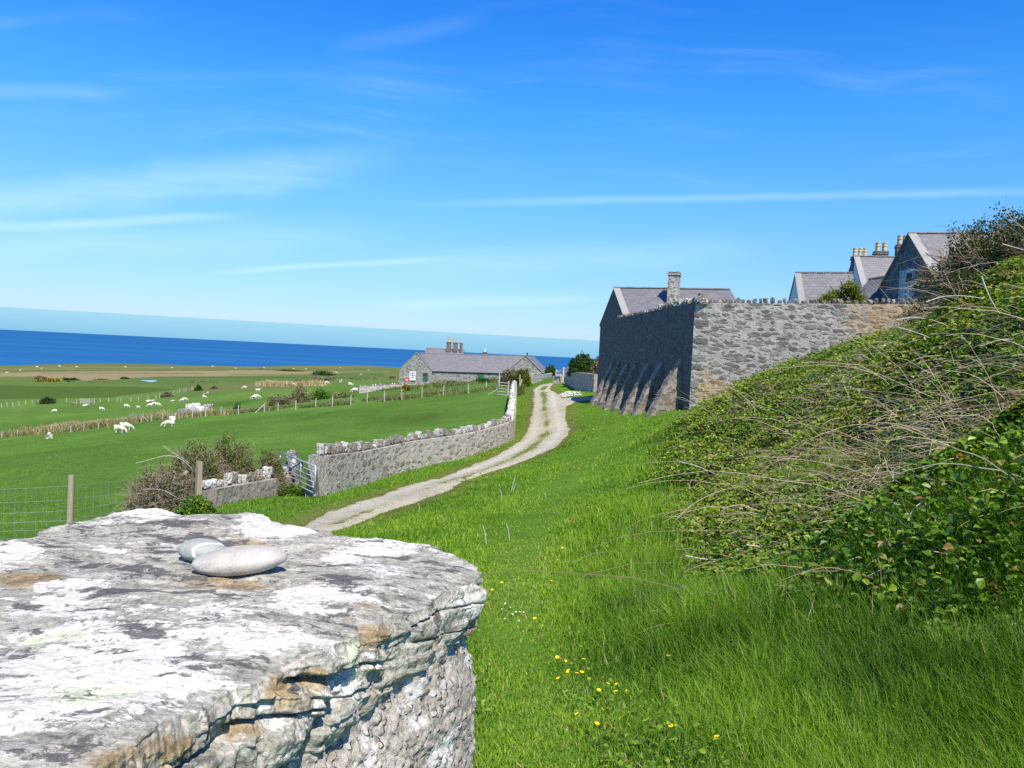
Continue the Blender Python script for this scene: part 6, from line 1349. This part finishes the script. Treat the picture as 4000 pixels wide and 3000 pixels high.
rough_band([at(a_, 1500, 116)[:2] for a_ in (1420, 1600, 1750, 1950)], 5, 6000, .5, .25, .08)
tag(mesh_np('rough_grass', np.concatenate(RV), [np.concatenate(RQ), np.concatenate(RT)], M['strawg'], attrs={'rnd': np.concatenate(RR)}), kind='stuff')
# the little pond
pd_ = np.array([ground(x_, y_) for x_, y_ in ((548,1490),(580,1488),(610,1487),(624,1489),(622,1492),(590,1493),(560,1492))]); b = MB(); cz = pd_[:, 2].mean() + .12; cen = pd_.mean(0)
for i in range(len(pd_)): b.tri([cen[0], cen[1], cz], [*pd_[i][:2], cz], [*pd_[(i + 1) % len(pd_)][:2], cz])
tag(b.build('pond', M['pond']), kind='structure')
# --- flowers: buttercups near the viewer, a daisy drift by the yard wall
def flower_mesh(name, petal, npet, r, h, seed):
    rg = np.random.default_rng(seed); b = MB(); b.bar([0, 0, 0], [.012, 0, h], .0016, 4, mat=0); c = np.array([.012, 0, h])
    for k in range(npet):
        a = k * 2 * math.pi / npet; d = np.array([math.cos(a), math.sin(a), .35]); s = np.array([-math.sin(a), math.cos(a), 0]) * r * .42
        b.add([c, c + d * r * .6 - s, c + d * r, c + d * r * .6 + s], Q=[[0, 1, 2, 3]], mat=1)
    V, Qs = _CG[3]; b.add(V / np.linalg.norm(V, axis=1, keepdims=True) * r * .28 + c + [0, 0, r * .12], Q=Qs, mat=2)
    o = b.build(name, [M['stalk'], petal, M['yellow']]); me = o.data; bpy.data.objects.remove(o); return me
BM = [flower_mesh('buttercup', M['yellow'], 8, .016, .14, k) for k in range(2)]
BC = [(2188,2555),(2180,2572),(2232,2610),(2252,2625),(2258,2640),(2240,2660),(2212,2667),(2265,2598),(2230,2535),(2120,2322),(2137,2340),(2095,2392),(2100,2418),(2605,2588),(2640,2622),(2712,2635),(2757,2678),(2787,2683),(2757,2572),(2300,2760),(2298,2808),(2305,2825),(2425,2738),(2640,2850),(2955,2905),(2818,2932),(3620,2275),(3642,2282),(2010,2205),(1935,2305),(1965,2265),(2212,2180),(2425,2050),(2390,2120),(2380,2108),(2030,1990),(2290,1955),(2205,2112),(2350,1945),(2460,2660),(2355,2675),(2455,2690),(1885,2275),(2330,2700),(2520,2560),(2150,2260)]
for i, (x_, y_) in enumerate(BC):
    g_ = ground(x_, y_ + 60); o = bpy.data.objects.new('buttercup', BM[i % 2]); C.objects.link(o); z_ = float(H(g_[0], g_[1])); k = rng.uniform(.65, .95) * (1 + max(0, g_[1] - 5) * .05)
    o.location = (g_[0], g_[1], z_ - .01); o.rotation_euler = (rng.normal(-.25, .2), rng.normal(0, .2), rng.uniform(0, 6)); o.scale = (k, k, rng.uniform(.9, 1.2) * k)
    tag(o, 'small yellow buttercup in flower among the grass right of the big stone', 'flower', 'yellow buttercups in the grass')
DMs = flower_mesh('daisy', M['daisy'], 9, .014, .07, 3)
for i, (x_, y_) in enumerate([(1973,2352),(1985,2360),(1980,2348),(2010,2378),(2022,2382),(2032,2380),(2043,2382),(1975,2412),(1995,2383),(2030,2415),(1957,2370),(2040,2376)]):
    g_ = ground(x_, y_ + 25); o = bpy.data.objects.new('daisy', DMs); C.objects.link(o); o.location = (g_[0], g_[1], g_[2] - .01); o.rotation_euler = (rng.normal(-.3, .2), 0, rng.uniform(0, 6)); o.scale = (.6,) * 3
    tag(o, 'tiny white daisy in the short turf near the right edge of the big stone', 'flower', 'white daisies in the short turf')
n = 1500; pts = np.array([ground(x_, y_)[:2] for x_, y_ in ((2180,1548),(2215,1532),(2275,1538),(2270,1553),(2200,1556))]); lo_, hi_ = pts.min(0), pts.max(0); x = rng.uniform(lo_[0], hi_[0], n); y = rng.uniform(lo_[1], hi_[1], n); k = inpoly(x, y, pts) & (fbm(np.stack([x, y], 1) * .8, 2, seed=9) > -.2); x, y = x[k], y[k]
n = len(x); V, T_, r2_ = leaf_cards(np.stack([x, y, H(x, y) + .10], 1), rng.normal(0, 1, (n, 3)) * [1, 1, .2], np.full(n, .075), 1.0, np.zeros(n), .1); tag(mesh_np('daisy_drift', V, [T_], M['daisy']), kind='stuff')
# --- pale dead canes and stalks lying and standing in the grass
def cane(name, pxs, r, mat, lab, cat='cane', d=None, lift=0.0, d2=None):
    n = len(pxs); g0_ = ground(*pxs[-1]) if d is None else None; dd = np.linspace(d if d else g0_[1], (d2 or d) if d else g0_[1], n)
    P_ = [at(x_, y_, k) for (x_, y_), k in zip(pxs, dd)]; P_ = np.array(P_); P_[:, 2] += lift; t_ = np.linspace(0, n - 1, 14); P_ = catmull(P_, t_)
    V, Q_ = tubes(P_[None], np.linspace(r, r * .6, 14)[None], 6); return tag(mesh_np(name, V, [Q_], M[mat], smooth=True), lab, cat)
cane('dead_cane', [(2678,2170),(2745,2183),(2830,2188),(2870,2184)], .0075, 'palewood', 'pale bent dead cane sticking out left over the lower brambles', d=8.0)
cane('dead_cane', [(2915,2128),(2975,2137),(3030,2152),(3060,2168)], .007, 'palewood', 'short pale cane end just right of the bent dead cane', d=7.6)
cane('dead_cane', [(2613,2075),(2660,2010),(2740,1950),(2850,1908),(2955,1902)], .010, 'stemlight', 'long arching brown cane reaching down to the grass', d=10.2, d2=10.8)
cane('dead_cane', [(3055,1777),(3110,1772),(3170,1758),(3240,1750)], .009, 'palewood', 'pale horizontal stick on the grassy pocket of the bank', d=11.5)
cane('dead_cane', [(2653,1803),(2720,1820),(2780,1845),(2815,1865)], .008, 'palewood', 'pale cane slanting down right above the arching cane', d=12.5)
cane('dead_cane', [(2672,2235),(2760,2200),(2830,2190),(2870,2180)], .007, 'stemlight', 'grey cane running under the bent dead cane', d=7.9)
cane('dead_cane', [(3833,1078),(3850,1125),(3875,1180),(3905,1225)], .010, 'palewood', 'upright pale bare stem on the bramble crest by the thorn bush', d=8.6)
cane('dead_cane', [(3698,1085),(3715,1120),(3735,1155),(3770,1195)], .007, 'stemlight', 'slim greenish stem leaning left on the bramble crest', d=9.6)
cane('dead_cane', [(3618,1180),(3680,1160),(3760,1156),(3850,1168)], .008, 'palewood', 'low arching pale cane along the top of the bramble crest', d=9.8)
cane('dead_cane', [(3500,1250),(3560,1242),(3640,1250),(3740,1290)], .008, 'palewood', 'long pale cane lying across the upper brambles below the crest', d=10.0)
cane('dead_cane', [(3915,953),(3950,963),(4010,980)], .009, 'palewood', 'pale stem poking left out of the tallest thorn bush', d=11)
cane('dead_cane', [(3500,1277),(3580,1300),(3650,1330),(3700,1375)], .008, 'palewood', 'pale cane sloping down right in front of the wall end', d=10.2)
cane('bramble_cane', [(530,1810),(580,1797),(650,1780),(705,1792),(750,1830)], .009, 'palewood', 'longest pale cane arching out left from the bramble mound', d=16.8)
cane('bramble_cane', [(535,1830),(600,1818),(680,1820),(730,1850)], .006, 'stemlight', 'thin cane arching just below the longest pale cane', d=16.7)
cane('bramble_cane', [(637,1742),(670,1765),(705,1785),(740,1810)], .006, 'palewood', 'short pale cane rising left from the top of the bramble mound', d=17)
cane('bramble_cane', [(560,1912),(600,1910),(650,1920),(700,1950)], .006, 'palewood', 'lowest pale cane reaching left from the bramble mound', d=16.6)
for (x0, y0, x1, y1, lab) in ((1990,2110,1978,2045,'dry straw stalk standing left of the other stalks near the track bend'),(1960,1955,1952,1912,'short pale stalk standing on the grass right of the track'),(1992,1925,2012,1855,'tallest pale stalk leaning right beside the track edge'),(1998,1920,2015,1890,'short stalk leaning beside the tallest pale stalk'),(2132,1945,2125,1925,'single pale stalk in the middle of the grass slope'),(1900,2125,1885,2050,'slender dry stalk close to the far corner of the big stone'),(2540,2110,2545,2035,'upright straw stalk at the edge of the tall grass'),(1635,2005,1635,1965,'thin upright pale stalk between the stone and the track')):
    g_ = ground(x0, y0); cane('dry_stalk', [(x0, y0 + 12), ((x0 + x1) / 2 + 3, (y0 + y1) / 2), (x1, y1)], .004 + .0004 * g_[1], 'palewood', lab, 'stalk', d=g_[1])
